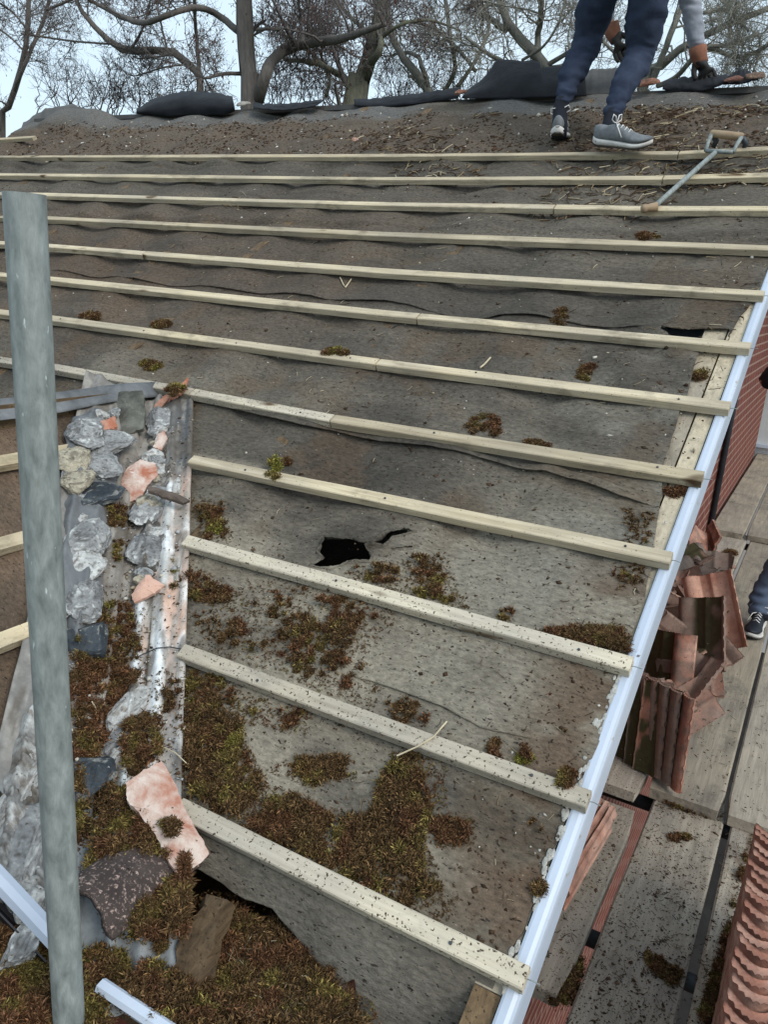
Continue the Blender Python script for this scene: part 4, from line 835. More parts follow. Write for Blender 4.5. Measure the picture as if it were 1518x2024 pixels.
shard(272, 945, [(-46, 22), (-24, -18), (4, -36), (34, -30), (40, -8), (16, 18), (4, 44), (-30, 46)], .014, OR, WH, 'orange and white tile piece with a mossy dark lower edge', 204, .035, (.35, -.45, .8))
shard(290, 1165, [(-30, 12), (-18, -10), (2, -30), (34, -8), (10, 10), (-26, 26)], .012, PK, (.60, .38, .30), 'ribbed pink shard lying on the white ribs of the valley', 205, .035, (.3, -.55, .8))
shard(335, 975, [(-44, -14), (-20, -8), (22, 4), (40, 14), (28, 20), (-14, 6), (-44, -6)], .010, DK_, (.13, .10, .085), 'narrow dark slate-like strip crossing beside the orange and white piece', 206, .045)
shard(255, 815, [(-30, 44), (-36, 0), (-20, -40), (26, -44), (32, 0), (28, 30), (0, 44)], .018, (.06, .06, .05), (.16, .16, .14), 'mossy dark tile chunk at the head of the valley', 207, .03, (.2, -.6, .75))
P = on_wing(14, 1034, .035)
o = shard(14, 1034, [(-40, 26), (-40, -6), (0, -24), (26, -20), (30, 10), (0, 26)], .014, PK, (.62, .40, .36), 'pink tile shard lying on a wing roof batten left of the pole', 208, 0)
o.location = Vector(P) + (o.location - Vector(px_trough(14, 1034)[0]))
shard(328, 1620, [(-80, -72), (-45, -98), (-8, -116), (18, -70), (38, -18), (66, 30), (86, 68), (56, 94), (28, 118), (2, 78), (-20, 30), (-52, -10), (-78, -40)], .016, OR, WH, 'large broken tile with orange and lime-white face by the lowest batten', 209, .085, (.42, -.30, .85), cat='tile fragment')
# pebble-dashed half-round ridge tile
P, _, _ = px_trough(248, 1752, .035); ax_ = .66*cr + .34*cu + .86*fw; dm_ = .80*cu - .62*fw - .10*cr; dm_ = dm_ - ax_*(dm_@ax_)/(ax_@ax_); Fm = mat3(np.cross(ax_, dm_), ax_); nu, nw = 34, 40; th = .015
A_, Lg = np.meshgrid(np.linspace(math.radians(5), math.radians(175), nu), np.linspace(-.085, .115, nw), indexing='ij')
ends = .02*(fbm(np.stack([A_*2, 0*A_, 0*A_], -1), 3, 211)-.5)*np.sign(Lg)
def hr(R): return np.stack([R*np.cos(A_)*1.1, Lg+ends, R*np.sin(A_)*.85], -1).reshape(-1, 3)
R0 = .070 + .006*(fbm(np.stack([A_*14, Lg*160, 0*A_], -1), 2, 212)-.5); V = np.concatenate([hr(R0), hr(.055+0*A_)]); n = nu*nw; i = np.arange(n).reshape(nu, nw)
Ft = grid_faces(nu, nw)
def sd4(e): return np.stack([e[:-1], e[1:], e[1:]+n, e[:-1]+n], -1)
Fc = np.concatenate([Ft[:, ::-1], Ft+n, sd4(i[:, 0]), sd4(i[::-1, -1]), sd4(i[::-1, 0].T if False else i[0, ::-1]), sd4(i[-1, :])])
MT['dash'] = nmat('pebble_dash', [(.3, (.045, .034, .032)), (.7, (.095, .075, .068))], 9, rough=.95, bump=1, bscale=130, bdist=.006, speck=[((.42, .31, .27), 120, .60), ((.20, .15, .13), 160, .58), ((.60, .58, .55), 22, .74)])
o = mesh('ridge_tile', V@Fm + P, Fc, MT['dash'], None, None, True); tag(o, 'dark pebble-dashed half-round ridge tile with its hollow end facing the pole', 'ridge tile')
# binding wire across the valley
pts = [px_trough(a, b_, .012)[0] for a, b_ in ((255, 1300), (275, 1297), (292, 1290), (312, 1280), (335, 1277), (358, 1281), (374, 1268))]
b = MB(); b.tube(pts, .0016, 6); o = b.build('binding_wire', MT['steel_dark']); tag(o, 'thin dark wire lying across the ribbed valley trough', 'wire')
# ================================================================ moss
def blades(C, N, r, K, Lr, Wr, cols, seed, up=.9):
    g_ = np.random.default_rng(seed); n = len(C)*K
    Cc = np.repeat(C, K, 0); Nn = np.repeat(N, K, 0); rr = np.repeat(r, K)
    d = g_.normal(size=(n, 3)); d -= Nn*(d*Nn).sum(1, keepdims=True); d /= np.linalg.norm(d, axis=1, keepdims=True)+1e-9
    rad = rr*np.sqrt(g_.random(n)); h = .60*rr*np.sqrt(np.clip(1-(rad/rr)**2, 0, 1))*g_.uniform(.5, 1.05, n)
    base = Cc + d*rad[:, None] + Nn*(h*.85)[:, None]
    e = g_.normal(size=(n, 3)); dirv = Nn*g_.uniform(.1, up, n)[:, None] + e*.55; dirv /= np.linalg.norm(dirv, axis=1, keepdims=True)
    L = g_.uniform(*Lr, n); w = g_.uniform(*Wr, n); sdv = np.cross(dirv, g_.normal(size=(n, 3))); sdv /= np.linalg.norm(sdv, axis=1, keepdims=True)+1e-9
    mid = base + dirv*(L*.55)[:, None] ; tip = base + dirv*L[:, None] + d*(L*.35)[:, None] - Nn*(L*.15)[:, None]
    V = np.stack([base - sdv*(w*.4)[:, None], base + sdv*(w*.4)[:, None], mid + sdv*(w*.5)[:, None], mid - sdv*(w*.5)[:, None], tip], 1).reshape(-1, 3)
    i = np.arange(n)*5; Fq = np.stack([i, i+1, i+2, i+3], -1); Ft = np.stack([i+3, i+2, i+4, i+4], -1)
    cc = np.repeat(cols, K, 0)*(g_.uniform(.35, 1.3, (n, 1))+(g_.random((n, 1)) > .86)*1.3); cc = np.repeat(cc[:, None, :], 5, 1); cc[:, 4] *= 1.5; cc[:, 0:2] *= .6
    return V, Fq, Ft, cc.reshape(-1, 3)
BR, RB, OL, GR = np.array([.108, .066, .031]), np.array([.118, .060, .031]), np.array([.150, .116, .038]), np.array([.165, .160, .034])
def moss_cols(C, green, seed, size=34.0):
    n = fbm(C*size+seed, 3, seed); n2 = fbm(C*size*.6+seed+5, 3, seed+3)
    c = mixc(np.tile(BR, (len(C), 1)), RB, sstep(.5, .62, n2)); c = mixc(c, OL, sstep(.58-.30*green, .74-.3*green, n)); return mixc(c, GR, sstep(.78-.40*green, .92-.36*green, n)*.85)
class Moss:
    def __init__(s): s.V, s.Q, s.T, s.c, s.n = [], [], [], [], 0
    def put(s, C, N, r, K, green, seed, Lr=(.006, .014), Wr=(.0014, .0028), up=.9, mound=True):
        if len(C) == 0: return
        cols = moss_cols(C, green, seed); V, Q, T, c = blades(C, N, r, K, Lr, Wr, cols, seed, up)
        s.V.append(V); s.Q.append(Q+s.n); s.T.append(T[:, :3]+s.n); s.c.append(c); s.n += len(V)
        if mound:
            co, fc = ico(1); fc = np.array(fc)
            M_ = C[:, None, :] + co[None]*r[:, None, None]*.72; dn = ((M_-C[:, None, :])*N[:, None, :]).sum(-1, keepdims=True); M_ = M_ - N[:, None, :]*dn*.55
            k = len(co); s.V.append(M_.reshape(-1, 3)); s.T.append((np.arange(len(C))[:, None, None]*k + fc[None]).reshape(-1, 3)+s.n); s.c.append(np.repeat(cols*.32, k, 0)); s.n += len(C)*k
    def build(s, name, parent=None):
        V = np.concatenate(s.V); Q = np.concatenate(s.Q); T = np.concatenate(s.T)
        me = bpy.data.meshes.new(name); lo, hi = V.min(0), V.max(0); org = np.array([(lo[0]+hi[0])/2, (lo[1]+hi[1])/2, lo[2]])
        nq, ntr = len(Q), len(T); me.vertices.add(len(V)); me.vertices.foreach_set('co', (V-org).astype(np.float32).ravel())
        me.loops.add(nq*4+ntr*3); me.loops.foreach_set('vertex_index', np.concatenate([Q.ravel(), T.ravel()]).astype(np.int32))
        me.polygons.add(nq+ntr); me.polygons.foreach_set('loop_start', np.concatenate([np.arange(nq)*4, nq*4+np.arange(ntr)*3]).astype(np.int32)); me.update(calc_edges=True)
        at = me.color_attributes.new('Col', 'FLOAT_COLOR', 'POINT'); c = np.ones((len(V), 4), np.float32); c[:, :3] = np.concatenate(s.c); at.data.foreach_set('color', c.ravel())
        me.materials.append(MT['attr_soft']); o = bpy.data.objects.new(name, me); COL.objects.link(o)
        if parent is not None: o.parent = parent; o.matrix_parent_inverse = Matrix.Identity(4); o.matrix_parent_inverse = parent.matrix_world.inverted() if False else Matrix.Identity(4)
        o.location = org if parent is None else Vector(org) - wpos(parent); return o
def surf_felt(px):
    xs = np.array([xv(a, b_, -.03) for a, b_ in px]); return felt_pt(xs[:, 0], xs[:, 1]), np.tile(NRM, (len(px), 1))
def surf_trough(px, lift=0.0):
    P = np.array([px_trough(a, b_, lift)[0] for a, b_ in px]); return P, np.tile(NV, (len(px), 1))
def surf_z(z):
    def f(px): return np.array([on_z(a, b_, z) for a, b_ in px]), np.tile(np.array([0, 0, 1.0]), (len(px), 1))
    return f
carpet = Moss()
def region(poly, n, green=.2, r=(.007, .018), K=34, surf=surf_felt, seed=0, patch=.42, Lr=(.0045, .0120), mound=True):
    px = sample_poly(poly, int(n*1.9), seed+500); nz = .55*fbm(np.concatenate([px*.020, np.zeros((len(px), 1))], 1), 3, seed+7) + .45*fbm(np.concatenate([px*.085, np.zeros((len(px), 1))], 1), 3, seed+17)
    c0_ = np.array(poly, float).mean(0); ins = in_poly(*(c0_ + (px-c0_)*1.22).T, poly); px = px[nz > np.where(ins, patch+.075+(.032 if surf is surf_felt and n > 100 else 0), patch+.19)]; r = (r[0]*.66, r[1]*.85); K = max(8, int(K*.72))
    if len(px) < 2: return
    C, N = surf(px); g_ = np.random.default_rng(seed+900); C = C + N*(.030*np.clip(fbm(C*np.array([42, 42, 42])+seed, 3, seed+41)-.44, 0, 1)*2.2*min(1.0, r[1]/.012))[:, None]; carpet.put(C, N, g_.uniform(*r, len(C))*(.5+.7*g_.random(len(C))), int(K*1.5), green*.45, seed+1, Lr, mound=mound)
    if r[1] > .0085:                           # crumbs that have rolled off the edge of the patch
        big = [tuple(c0_ + (np.array(q_)-c0_)*1.25) for q_ in poly]; px = sample_poly(big, int(n*2.6), seed+501); C, N = surf(px); carpet.put(C, N, g_.uniform(.0010, .0042, len(C)), 8, green*.3, seed+2, (.0022, .0055), (.0010, .0022), 1.0, mound=False)
region([(480,1180),(560,1165),(650,1170),(740,1190),(745,1230),(700,1290),(720,1330),(712,1378),(640,1352),(560,1318),(470,1292),(415,1278),(440,1240)], 420, .12, seed=1, patch=.36)
region([(690,1132),(760,1122),(830,1102),(868,1095),(880,1140),(905,1188),(820,1180),(740,1152)], 170, .05, seed=2, patch=.36, r=(.006, .014))
region([(372,1325),(440,1340),(485,1400),(475,1470),(520,1550),(480,1605),(420,1604),(372,1578),(352,1490),(348,1400)], 380, .28, seed=3, patch=.30)
region([(500,1606),(560,1560),(640,1600),(730,1612),(760,1520),(800,1490),(850,1500),(852,1600),(830,1680),(845,1740),(872,1748),(850,1792),(800,1786),(730,1756),(650,1712),(560,1664),(510,1640)], 720, .28, seed=4, patch=.30)
region([(540,1520),(600,1490),(680,1490),(690,1530),(610,1545)], 70, .1, seed=5)
region([(440,1385),(520,1385),(530,1430),(450,1430)], 70, .15, seed=6)
region([(540,1400),(610,1400),(600,1445),(545,1440)], 36, .1, seed=7)
region([(855,1620),(930,1625),(930,1665),(870,1670)], 60, .2, seed=8)
region([(1080,1248),(1150,1238),(1225,1243),(1246,1293),(1180,1284),(1095,1264)], 150, .10, seed=9, patch=.3, r=(.006, .014))
region([(1060,1350),(1190,1350),(1200,1420),(1120,1470),(1060,1440)], 120, .02, seed=10, patch=.5, r=(.003, .008), K=14)
region([(760,1370),(860,1390),(850,1440),(770,1420)], 60, .02, seed=11, patch=.45, r=(.003, .009), K=18)
region([(980,1200),(1020,1206),(1020,1230),(984,1226)], 26, .5, seed=12, patch=.3, r=(.004, .008))
region([(380,990),(445,1000),(450,1060),(400,1070)], 60, .2, seed=13, patch=.36)
region([(330,1112),(376,1118),(455,1165),(445,1198),(372,1178),(330,1160)], 120, .22, seed=14, patch=.25)
region([(380,1210),(430,1200),(440,1260),(390,1270)], 22, .1, seed=15, r=(.003, .008), K=16)
region([(960,1460),(1060,1480),(1060,1510),(970,1500)], 40, .45, seed=16, patch=.42, r=(.004, .010))
region([(1200,1120),(1270,1110),(1285,1150),(1215,1170)], 40, .02, seed=17, r=(.003, .007), K=12)
region([(1230,1010),(1300,1000),(1290,1090),(1240,1090)], 60, .02, seed=18, r=(.003, .007), K=12)
region([(990,1640),(1090,1600),(1080,1720),(1000,1740)], 36, .05, seed=19, patch=.52, r=(.003, .009), K=18)
region([(930,1560),(1010,1560),(1000,1700),(930,1700)], 24, .05, seed=20, patch=.5, r=(.003, .008), K=16)
tr = lambda px: surf_trough(px, .004)
region([(160,1195),(262,1195),(278,1290),(272,1345),(232,1400),(205,1500),(140,1500),(138,1340),(148,1300)], 330, .22, seed=30, surf=tr, patch=.2)
region([(248,1425),(312,1410),(316,1500),(262,1530),(240,1500)], 100, .15, seed=31, surf=tr, patch=.25)
region([(300,1340),(360,1330),(365,1420),(330,1480),(310,1420)], 40, .2, seed=32, surf=tr, patch=.45)
region([(142,1500),(210,1500),(230,1560),(150,1680),(150,1600)], 90, .3, seed=33, surf=tr, patch=.3)
region([(215,1000),(265,1000),(265,1040),(215,1040)], 40, .3, seed=34, surf=tr, patch=.2, r=(.005, .011))
region([(226,1070),(246,1070),(240,1110),(222,1110)], 16, .2, seed=35, surf=tr, patch=.2, r=(.004, .008))
region([(188,1010),(202,1010),(188,1200),(168,1240),(172,1150)], 60, .4, seed=36, surf=tr, patch=.3, r=(.003, .006), K=16)
hi_ = lambda px: surf_trough(px, .075)
region([(215,1555),(268,1560),(300,1640),(340,1690),(300,1680),(200,1700),(170,1720),(190,1640)], 150, .22, seed=37, surf=lambda px: surf_trough(px, .070), patch=.25)
region([(226,1795),(330,1745),(400,1720),(445,1690),(447,1765),(395,1832),(305,1855),(232,1838)], 270, .30, seed=38, surf=lambda px: surf_trough(px, .040), patch=.12, r=(.009, .02))
def lw(px):
    out = []
    for a_, b_ in px:
        p = on_wing(a_, b_, -.005); q = on_z(a_, b_, -1.19); out.append(p if (p[0] < -.95 and np.linalg.norm(p) < np.linalg.norm(q)) else q)
    return np.array(out), np.tile(np.array([0, 0, 1.0]), (len(px), 1))
region([(-40,1850),(40,1850),(100,1858),(160,1900),(230,1880),(262,1930),(218,1962),(190,2060),(-40,2060),(-40,1930)], 520, .5, seed=39, surf=lw, patch=.18, r=(.009, .02))
region([(415,1790),(470,1800),(560,1840),(640,1920),(690,1965),(725,2060),(590,2060),(470,2012),(340,1962),(350,1930)], 760, .22, seed=40, surf=surf_z(-1.198), patch=.2, r=(.009, .02))
region([(1085,1900),(1150,1895),(1150,1990),(1090,1985)], 80, .35, seed=41, surf=surf_z(-1.675), patch=.2, r=(.010, .022))
region([(1310,1575),(1420,1605),(1410,1620),(1310,1595)], 50, .02, seed=42, surf=surf_z(ZB), patch=.3, r=(.005, .012))
region([(1275,1880),(1350,1930),(1330,1950),(1285,1920)], 60, .1, seed=43, surf=surf_z(ZB), patch=.3, r=(.006, .014))
region([(1470,1690),(1490,1690),(1410,2060),(1370,2060),(1440,1820)], 220, .35, seed=44, surf=surf_z(ZB), patch=.36, r=(.008, .018))
gx = np.random.default_rng(88); C = np.stack([gx.uniform(-.845, -.22, 900), gx.uniform(.728, .812, 900), gx.uniform(-1.185, -1.163, 900)], -1); carpet.put(C, np.tile(np.array([0, 0, 1.0]), (900, 1)), gx.uniform(.006, .014, 900), 34, .15, 95, (.005, .012))
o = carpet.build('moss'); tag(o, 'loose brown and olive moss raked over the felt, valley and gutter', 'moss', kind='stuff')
def clump(px, py, rx, ry, label, green, n=16, surf=surf_felt, lift=0, r=(.008, .016), K=46, seed=0, parent=None):
    g_ = np.random.default_rng(seed+70); a = g_.random(n)*6.283; q = np.sqrt(g_.random(n)); pp = np.stack([px + rx*.8*q*np.cos(a), py + ry*.8*q*np.sin(a)], 1); C, N = surf(pp); C = C + N*lift
    m = Moss(); sc_ = np.linalg.norm(C[0])/2.0; m.put(C, N, g_.uniform(*r, n)*sc_**.7, int(K*1.9), green, seed+3, (.004*sc_**.5, .0085*sc_**.5), (.0016*sc_**.6, .003*sc_**.6)); o = m.build('moss_clump', parent); return tag(o, label, 'moss') if parent is None else o
def bat(k): return lambda px: (np.array([main(*xv(a, b_, 0.0), 0.0) for a, b_ in px]), np.tile(NRM, (len(px), 1)))
clump(299, 715, 24, 9, 'olive moss lump lying just above the pole side of the valley head', .45, seed=1)
clump(318, 642, 24, 8, 'brown moss lump against the upper edge of a long batten near the pole', .25, seed=2)
clump(180, 626, 24, 7, 'flat reddish moss lump on the felt right beside the pole', .0, seed=3)
clump(664, 699, 28, 12, 'green moss strip lying across the sixth batten row', .6, surf=bat(7), seed=4)
clump(541, 928, 14, 24, 'bright green moss tuft hanging over the fourth batten', .9, surf=bat(9), seed=5)
clump(565, 912, 8, 10, 'little brown moss tuft beside the bright green one on the fourth batten', 0, n=6, seed=6)
clump(1108, 622, 28, 20, 'yellow-brown moss heap above the dark gap at the verge', .3, seed=7)
clump(1160, 732, 20, 22, 'reddish moss heap in the middle of the felt near the verge', .05, seed=8)
clump(955, 838, 40, 26, 'straw-brown moss heap above the batten with the butt joint', .1, n=26, seed=9)
clump(1062, 872, 34, 8, 'thin reddish moss strip against the batten, beyond the straw-brown heap', 0, n=14, seed=10)
clump(1384, 741, 13, 12, 'dark green moss ball on the bare verge plank', .35, seed=11, surf=lambda px: (np.array([on_main(a, b_, -.036) for a, b_ in px]), np.tile(NRM, (len(px), 1))))
clump(1336, 970, 20, 14, 'dark moss bit stuck on the bare plank at the torn felt edge', .1, seed=12, surf=lambda px: (np.array([on_main(a, b_, -.036) for a, b_ in px]), np.tile(NRM, (len(px), 1))))
clump(1281, 468, 26, 7, 'brown moss lump sitting on the ninth batten row', .15, surf=bat(4), seed=13)
clump(1122, 1537, 26, 18, 'moss tuft on the verge end of the second batten from the eaves', .3, surf=bat(11), seed=14)
clump(1067, 1758, 11, 12, 'small moss tuft caught on the white verge trim', .45, n=9, surf=lambda px: (np.array([on_main(a, b_, -.026) for a, b_ in px]), np.tile(NRM, (len(px), 1))), seed=15)
clump(426, 1037, 18, 20, 'vivid green moss cushion on the felt beside the valley', .95, seed=16)
clump(345, 772, 22, 14, 'dark moss tuft behind the pointed orange shard', .15, surf=lambda px: surf_trough(px, .05), seed=17)
clump(315, 1862, 14, 16, 'brown moss ball on the silver foot of the valley trough', .2, n=10, surf=lambda px: surf_trough(px, .01), seed=18)
clump(336, 1635, 20, 20, 'green moss cushion growing on the large broken orange tile', .5, surf=lambda px: surf_trough(px, .10), seed=19)
clump(1040, 1497, 16, 14, 'yellow-green moss cushion above the second batten from the eaves', .9, n=10, seed=20)
clump(975, 1474, 14, 10, 'dark green moss cushion above the second batten, nearer the middle', .5, n=8, seed=21)
clump(505, 1625, 14, 14, 'grey-green moss lump at the edge of the lowest batten', .3, n=8, seed=22)
clump(1345, 1655, 18, 14, 'dark moss lump on the mud-spattered scaffold board', .1, n=8, surf=surf_z(ZB), seed=23)
clump(1443, 1095, 20, 10, 'dark leaf tangle on the scaffold board behind the tile heap', .0, n=12, surf=surf_z(ZF), seed=24)
# ================================================================ loose debris
def bits(P, N, size, cols, seed, flat=.5):
    g_ = np.random.default_rng(seed); n = len(P); oc = np.array([(1,0,0),(0,1,0),(-1,0,0),(0,-1,0),(0,0,1),(0,0,-1)], float); fc = np.array([(0,1,4),(1,2,4),(2,3,4),(3,0,4),(1,0,5),(2,1,5),(3,2,5),(0,3,5)])
    J = oc[None]*(1+.5*g_.normal(size=(n, 6, 1)))*np.stack([size, size*g_.uniform(.4, 1, n), size*flat*g_.uniform(.5, 1.2, n)], -1)[:, None, :]
    a = g_.random(n)*6.283; ca, sa = np.cos(a)[:, None], np.sin(a)[:, None]; X = J[..., 0]*ca - J[..., 1]*sa; Y = J[..., 0]*sa + J[..., 1]*ca
    t1 = np.tile(np.array([1.0, 0, 0]), (n, 1)); t2 = np.cross(N, t1); V = P[:, None, :] + X[..., None]*t1[:, None] + Y[..., None]*t2[:, None] + J[..., 2:]*N[:, None]
    return V.reshape(-1, 3), (np.arange(n)[:, None, None]*6+fc[None]).reshape(-1, 3), np.repeat(cols, 6, 0)
def sticks(P, N, L, w, cols, seed):
    g_ = np.random.default_rng(seed); n = len(P); a = g_.random(n)*6.283; t1 = np.tile(np.array([1.0, 0, 0]), (n, 1)); t2 = np.cross(N, t1); d = t1*np.cos(a)[:, None] + t2*np.sin(a)[:, None] + N*g_.normal(0, .12, n)[:, None]; s_ = np.cross(N, d)
    md = P + N*(w*.9)[:, None] + s_*(L*g_.normal(0, .08, n))[:, None]; e0, e1 = md - d*(L/2)[:, None], md + d*(L/2)[:, None]; md = md + s_*(L*g_.normal(0, .10, n))[:, None]
    V = np.stack([q + v for q in (e0, md, e1) for v in (s_*(w/2)[:, None], -s_*(w/2)[:, None], N*(w*.8)[:, None])], 1).reshape(-1, 3)
    fc = np.array([(0,1,4),(0,4,3),(1,2,5),(1,5,4),(2,0,3),(2,3,5),(3,4,7),(3,7,6),(4,5,8),(4,8,7),(5,3,6),(5,6,8)]); return V, (np.arange(n)[:, None, None]*9+fc[None]).reshape(-1, 3), np.repeat(cols, 9, 0)
g5 = np.random.default_rng(77); DV_, DF_, DC_ = [], [], []; dn_ = 0
def addd(t):
    global dn_
    DV_.append(t[0]); DF_.append(t[1]+dn_); DC_.append(t[2]); dn_ += len(t[0])
def felt_rand(n, v0, v1, x0=-5.9, x1=-.28, bias=None, seed=0, thr=.5, sc_=3.0):
    g_ = np.random.default_rng(seed); x = x1 - (x1-x0)*g_.random(n*3)**1.4; v = v0 + (v1-v0)*g_.random(n*3)
    k = fbm(np.stack([x*sc_, v*sc_*1.2, 0*x], -1), 4, seed+1) > thr; x, v = x[k][:n], v[k][:n]; return felt_pt(x, v, .001), np.tile(NRM, (len(x), 1))
def dcol(n, seed, cols): g_ = np.random.default_rng(seed); return np.array(cols)[g_.integers(0, len(cols), n)]*g_.uniform(.6, 1.3, (n, 1))
SOIL = [(.075, .045, .028), (.05, .033, .022), (.10, .065, .04)]; PALE = [(.42, .39, .33), (.55, .53, .48), (.35, .30, .22)]; STRAW = [(.30, .24, .15), (.20, .15, .09), (.42, .36, .25)]
for (n, v0, v1, thr, sz, cl, sd_, sc_) in ((2600, -.02, 1.0, .47, (.0012, .0042), SOIL, 1, 4), (1200, .0, .7, .3, (.001, .0028), SOIL, 2, 3), (1800, 1.0, 3.4, .5, (.0018, .006), SOIL, 3, 3), (6500, 3.5, 4.25, .38, (.003, .0095), SOIL, 4, 4),
      (420, .0, 1.2, .3, (.001, .0032), PALE, 5, 3), (420, 1.2, 3.5, .4, (.002, .006), PALE, 6, 3), (320, 3.5, 4.35, .3, (.004, .012), PALE, 7, 3)):
    P, N = felt_rand(n, v0, v1, seed=sd_, thr=thr, sc_=sc_); addd(bits(P, N, np.random.default_rng(sd_).uniform(*sz, len(P))*np.random.default_rng(sd_+9).choice([.7, 1, 1.5], len(P)), dcol(len(P), sd_, cl), sd_))
P, N = felt_rand(900, -.02, 1.2, seed=21, thr=.42); addd(sticks(P, N, g5.uniform(.006, .024, len(P)), g5.uniform(.0008, .0018, len(P)), dcol(len(P), 21, STRAW+SOIL), 21))
P, N = felt_rand(500, 1.2, 2.8, seed=22, thr=.48); addd(sticks(P, N, g5.uniform(.01, .04, len(P)), g5.uniform(.001, .0026, len(P)), dcol(len(P), 22, STRAW+SOIL), 22))
P, N = felt_rand(1500, 2.8, 4.2, x0=-3.0, seed=23, thr=.5, sc_=2); addd(sticks(P, N, g5.uniform(.02, .08, len(P)), g5.uniform(.002, .006, len(P)), dcol(len(P), 23, STRAW+SOIL+SOIL), 23))
for (poly, z, n, sd_) in (([(1300,1570),(1425,1612),(1340,2060),(1100,2060)], ZB, 1300, 31), ([(1180,1590),(1252,1605),(1100,1940),(1060,1930)], ZB, 240, 32), ([(1300,1560),(1440,1310),(1500,1330),(1425,1600)], ZF, 260, 33), ([(1440,1620),(1500,1640),(1400,2050),(1350,2050)], ZB, 420, 34), ([(1430,1590),(1518,1340),(1518,1630)], ZF, 90, 35), ([(1440,1060),(1490,1080),(1480,1240),(1440,1280)], ZF, 60, 36)):
    px = sample_poly(poly, n, sd_); P = np.array([on_z(a, b_, z+.001) for a, b_ in px]); N = np.tile(np.array([0, 0, 1.0]), (n, 1)); s_ = np.random.default_rng(sd_).lognormal(-6.25, .5, n).clip(.001, .009); addd(bits(P, N, s_, dcol(n, sd_, SOIL), sd_))
    m = n//7; addd(sticks(P[:m]+.002, N[:m], g5.uniform(.006, .03, m), g5.uniform(.001, .002, m), dcol(m, sd_, SOIL+STRAW[:1]), sd_))
px = sample_poly([(440,1860),(560,1850),(690,1960),(725,2060),(480,2060)], 260, 41); P = np.array([on_z(a, b_, -1.19) for a, b_ in px]); N = np.tile(np.array([0, 0, 1.0]), (len(px), 1)); addd(sticks(P, N, g5.uniform(.02, .06, len(P)), g5.uniform(.001, .0022, len(P)), dcol(len(P), 41, STRAW+SOIL+SOIL+SOIL), 41))
px = sample_poly([(130,1000),(380,800),(360,1550),(140,1500)], 1700, 42); P, N = surf_trough(px, .006); addd(bits(P, N, np.random.default_rng(42).lognormal(-5.9, .6, len(P)).clip(.001, .010), dcol(len(P), 42, SOIL+PALE+[(.3, .31, .32)]), 42))
o = mesh('debris', np.concatenate(DV_), np.concatenate(DF_), MT['attr_soft'], None, (0, 0, -1.6), False, np.concatenate(DC_)); tag(o, 'crumbs of soil, straw and mortar strewn over felt and boards', 'debris', kind='stuff')
# single straws one can point at
def straw(pts, rad, label, col=(.50, .43, .30)):
    b = MB(); b.tube(pts, rad, 6, True, col); o = b.build('straw_stalk', MT['attr']); tag(o, label, 'straw')
straw([main(*xv(a, b_, 0), .004) for a, b_ in ((785, 1496), (825, 1478), (858, 1458), (884, 1428))], .0017, 'long pale straw stalk lying across the second batten from the eaves')
straw([px_felt(a, b_, .006) for a, b_ in ((950, 732), (958, 722), (970, 708))], .003, 'short pale straw standing by the sixth batten row')
straw([px_felt(a, b_, .006) for a, b_ in ((672, 548), (678, 560), (682, 566), (694, 550))], .0028, 'forked pale straw on the felt above the longer seventh batten')
straw([px_trough(a, b_, .02)[0] for a, b_ in ((183, 1385), (192, 1402), (202, 1422))], .0014, 'pale straw standing in the moss beside the pole')
straw([px_trough(a, b_, .02)[0] for a, b_ in ((318, 1475), (345, 1490), (372, 1510))], .0012, 'thin bent straw crossing the valley edge above the broken tile')

# ================================================================ loose felt at the ridge
def flap(bot, top, y0_, bulge, mat, label, seed, name='felt_flap', lean=.1, curl=0.0, nu=46, nw=16):
    bp, tp = np.array(bot, float), np.array(top, float); bp = bp + np.array([0, 6.0]); V = []; bulge *= .6; jt = 5*(fbm(np.stack([np.arange(nu)*.45, 0*np.arange(nu)+seed, 0.0*np.arange(nu)], -1), 3, seed)-.5)
    def along(p, f_):
        d = np.r_[0, np.cumsum(np.hypot(*np.diff(p, axis=0).T))]; return np.array([np.interp(f_*d[-1], d, p[:, k]) for k in (0, 1)])
    for i in range(nu):
        f_ = i/(nu-1); a_, c_ = along(bp, f_), along(tp, f_); c_ = c_ + np.array([0, jt[i]*1.3]); a_ = a_ + np.array([0, jt[-1-i]*.5])
        for k in range(nw):
            g_ = k/(nw-1); p = a_ + (c_-a_)*g_; nzv = float(fbm(np.array([[f_*5, g_*2, seed]]), 3, seed)[0])-.5
            y = y0_ + lean*g_ - bulge*math.sin(math.pi*g_)*(1+.8*nzv) + .05*nzv*math.sin(math.pi*min(1, g_*1.5)) + curl*max(0, g_-.7)**1.5
            V.append(on_y(p[0], p[1], y))
    # fold the top edge over to the far side, so the sheet has a back
    o = mesh(name, V, grid_faces(nu, nw), MT[mat], None, None, True); md = o.modifiers.new('Thick', 'SOLIDIFY'); md.thickness = .005; return tag(o, label, 'roofing felt', 'loose felt along the ridge')
YRG = YR-.02
flap([(268, 219), (330, 224), (385, 222), (440, 222), (464, 214)], [(270, 214), (300, 197), (335, 184), (375, 179), (425, 183), (459, 190)], YRG-.02, .10, 'felt_new', 'curled black felt flap bulging up in front of the big trunk', 301, curl=.6)
flap([(40, 250), (90, 246), (130, 240), (180, 232)], [(45, 242), (90, 214), (145, 204), (178, 222)], YRG-.06, .05, 'felt_grey', 'grey felt hump at the far end of the ridge', 302, lean=.25)
flap([(700, 203), (760, 207), (830, 198), (905, 189)], [(700, 196), (762, 192), (850, 181), (912, 172)], YRG, .05, 'felt_new', 'low black felt roll along the middle of the ridge', 303)
